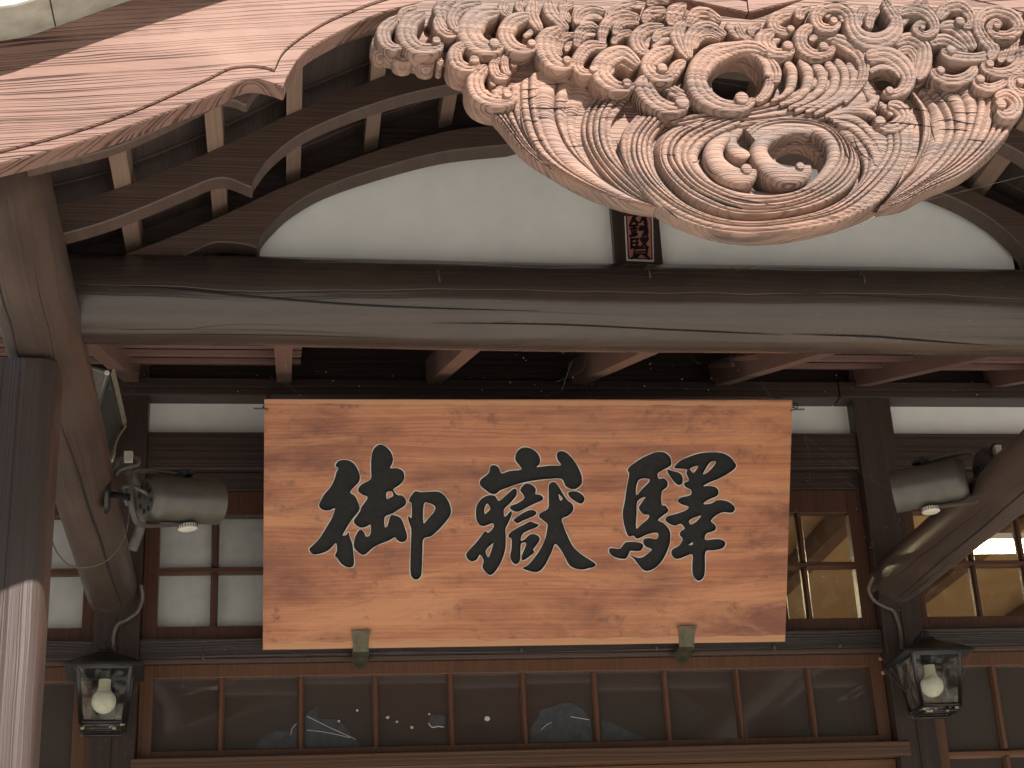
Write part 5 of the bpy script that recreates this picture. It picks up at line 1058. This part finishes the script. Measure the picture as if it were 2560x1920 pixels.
TC = [
 ([(245, 62, 60), (160, 95, 110), (150, 175, 90)], 0.048, None),
 ([(520, 200, 60), (450, 250, 90), (345, 235, 105), (300, 145, 115), (375, 62, 115), (510, 42, 130), (615, 115, 125), (640, 240, 135), (725, 340, 155), (880, 365, 165), (1015, 295, 155), (1045, 180, 125), (985, 85, 115), (925, -10, 100)], 0.062, (462, 180, 42)),
 ([(390, 160, 40), (440, 110, 50), (520, 130, 50), (545, 200, 40)], 0.050, None),
 ([(880, 75, 60), (805, 150, 90), (790, 260, 70)], 0.050, None), ([(760, 45, 100), (705, 150, 70), (700, 240, 50)], 0.034, None),
 ([(1055, 120, 70), (1150, 78, 105), (1290, 88, 115), (1382, 180, 105), (1392, 270, 85), (1305, 312, 75), (1215, 262, 66), (1255, 205, 50), (1310, 222, 36)], 0.058, (1280, 242, 30)),
 ([(1080, 230, 60), (1130, 160, 80), (1230, 150, 60), (1330, 200, 50)], 0.042, None),
 ([(1425, 165, 90), (1505, 62, 125), (1630, 40, 120), (1722, 120, 100), (1730, 212, 85), (1655, 245, 60)], 0.056, (1628, 190, 52)), ([(1300, -10, 80), (1320, 60, 80), (1390, 120, 60)], 0.040, None), ([(1230, -10, 60), (1240, 40, 60), (1280, 65, 40)], 0.034, None),
 ([(1895, 540, 80), (1935, 450, 110), (1855, 350, 120), (1800, 235, 110), (1840, 130, 115), (1970, 88, 110), (2120, 138, 115), (2172, 240, 105), (2085, 312, 105), (1950, 302, 95), (1895, 235, 60), (1955, 188, 50), (2012, 228, 40)], 0.062, (1970, 232, 40)),
 ([(1440, 250, 90), (1560, 230, 120), (1690, 330, 130), (1760, 450, 90)], 0.050, None), ([(1345, 385, 90), (1480, 352, 115), (1620, 425, 100), (1690, 480, 50)], 0.044, None),
 ([(1960, 400, 90), (1925, 480, 115), (1765, 522, 100), (1555, 500, 115), (1450, 455, 70)], 0.056, (1545, 450, 48)),
 ([(1020, 390, 80), (1160, 340, 115), (1290, 410, 125), (1302, 530, 150), (1275, 640, 150), (1235, 725, 80)], 0.048, None), ([(1050, 470, 70), (1160, 450, 100), (1220, 540, 90), (1200, 620, 50)], 0.038, None), ([(1100, 560, 60), (1180, 590, 70), (1190, 660, 40)], 0.032, None),
 ([(760, 510, 140), (950, 490, 160), (1105, 590, 170), (1158, 715, 135), (1100, 822, 105), (985, 856, 74), (915, 835, 40)], 0.056, (980, 828, 46)), ([(790, 655, 50), (900, 610, 55), (1020, 640, 50), (1070, 720, 30)], 0.048, None),
 ([(260, 228, 90), (170, 300, 120), (178, 418, 130), (290, 490, 110), (425, 462, 95), (465, 415, 40)], 0.058, (370, 420, 52)), ([(450, 350, 60), (325, 312, 75), (240, 372, 56)], 0.046, None),
 ([(420, 330, 90), (580, 388, 140), (700, 475, 140), (745, 600, 110), (730, 720, 90), (660, 830, 60), (560, 940, 40)], 0.044, None),
 ([(1365, 630, 90), (1440, 702, 115), (1580, 730, 115), (1712, 690, 115), (1775, 605, 80)], 0.054, (1450, 638, 44)),
 ([(1838, 565, 80), (1880, 630, 95), (2000, 662, 110), (2130, 632, 130), (2205, 540, 130), (2195, 420, 120)], 0.056, (1902, 578, 46)), ([(2060, 400, 80), (2030, 490, 90), (1990, 570, 60)], 0.036, None), ([(2130, 380, 70), (2120, 480, 90), (2070, 570, 60)], 0.044, None),
 ([(1758, 715, 70), (1800, 770, 105), (1920, 802, 100), (2060, 742, 70)], 0.054, (1815, 718, 48)),
 ([(2260, 690, 60), (2130, 705, 85), (2108, 780, 95), (2200, 850, 95), (2300, 820, 60)], 0.054, (2185, 742, 42)),
 ([(1950, 895, 80), (2060, 858, 110), (2150, 930, 120), (2130, 1020, 130), (2040, 1050, 110), (1968, 1000, 60)], 0.056, (2005, 950, 58)),
 ([(2290, 240, 80), (2330, 380, 120), (2290, 520, 120), (2300, 640, 100)], 0.050, None), ([(2260, 40, 80), (2330, 150, 110), (2290, 280, 80)], 0.046, None),
 ([(960, 955, 80), (1060, 978, 130), (1112, 1068, 130), (1040, 1150, 130), (930, 1160, 100), (848, 1115, 50)], 0.048, (890, 1108, 58))]
for tab, z in ((TA, zA), (TB, zB), (TC, zC)):
    for pts, lift, bt in tab:
        scroll(z(pts), YB-0.002-(lift*0.54+0.003), z([bt])[0] if bt else None, None, YB-0.012 if pts[0] in ((1920, 480, 70), (760, 510, 140), (790, 655, 50), (1925, 700, 80)) else YS)

# drying cracks in the carving: thin dark splits that follow the carved surface
bpy.context.view_layer.update(); dg = bpy.context.evaluated_depsgraph_get()
def split(pts, r):
    P = []; hit_o = None
    for a, b in resample(spline(pts, 8), 26):
        ok, loc, nrm_, idx, ob, mw_ = scene.ray_cast(dg, Vector(CAM), Vector(ray(a, b)).normalized())
        if ok and (ob.parent == carv or (ob.parent and ob.parent.parent == carv)):
            if hit_o is None: hit_o = ob if ob.parent == carv else ob.parent
            P.append(tuple(loc+Vector((0, -0.0003, 0))))
    if len(P) < 5: return
    tube('crack', P, r, M_CRACK, hit_o, 5, True, 0, lambda s, t: r*max(0.15, math.sin(math.pi*min(max(s, .03), .97))**0.5))
for z, L, r in ((zA, [(1480, 830), (1570, 822), (1650, 815)], .0008), (zA, [(1490, 910), (1560, 905), (1640, 880)], .0009), (zA, [(1490, 1000), (1640, 995), (1760, 1000), (1960, 990)], .0013), (zA, [(1510, 1110), (1640, 1120)], .0008),
  (zA, [(1580, 1300), (1700, 1290)], .0009), (zA, [(1640, 1080), (1730, 1090)], .0008), (zA, [(1790, 930), (1920, 935)], .0007), (zA, [(1900, 1060), (2050, 1062)], .0008), (zA, [(1920, 1350), (2070, 1345)], .0009), (zA, [(1700, 780), (1880, 775)], .0007),
  (zA, [(1470, 980), (1500, 1180), (1570, 1320), (1660, 1460), (1770, 1560)], .0017), (zA, [(1360, 1060), (1420, 1230), (1500, 1380)], .0011), (zB, [(372, 1080), (362, 1230), (400, 1380), (490, 1510)], .0017), (zB, [(520, 1300), (560, 1420), (640, 1560)], .0009), (zB, [(240, 990), (400, 985), (570, 975)], .0009), (zB, [(330, 1080), (500, 1085), (690, 1085)], .0006),
  (zD, [(830, 850), (960, 920), (1100, 975), (1310, 1040)], .0026), (zD, [(1120, 915), (1330, 960), (1570, 1002)], .0016), (zD, [(600, 540), (700, 545)], .0008), (zD, [(560, 1010), (640, 1065), (720, 1130)], .0014), (zD, [(850, 620), (900, 600)], .0008), (zD, [(970, 620), (1010, 690), (1060, 730)], .0012),
  (zC, [(1380, 940), (1500, 935), (1600, 925)], .0008), (zC, [(1420, 1110), (1540, 1105), (1680, 1135), (1790, 1145)], .0012), (zC, [(1430, 1190), (1600, 1195), (1740, 1212)], .0010), (zC, [(1560, 1035), (1680, 1040), (1790, 1035)], .0009), (zC, [(1690, 1285), (1860, 1302)], .0008), (zC, [(840, 1140), (1000, 1130), (1150, 1140), (1280, 1158), (1390, 1170)], .0012), (zC, [(1010, 1000), (1150, 1000), (1340, 1025)], .0010), (zC, [(640, 1260), (700, 1400), (800, 1480)], .0009), (zC, [(860, 850), (890, 880), (780, 850)], .0008), (zC, [(1340, 1100), (1380, 1260), (1395, 1300)], .0008), (zC, [(550, 1340), (590, 1450), (600, 1500)], .0010)):
    split(z(L), r)
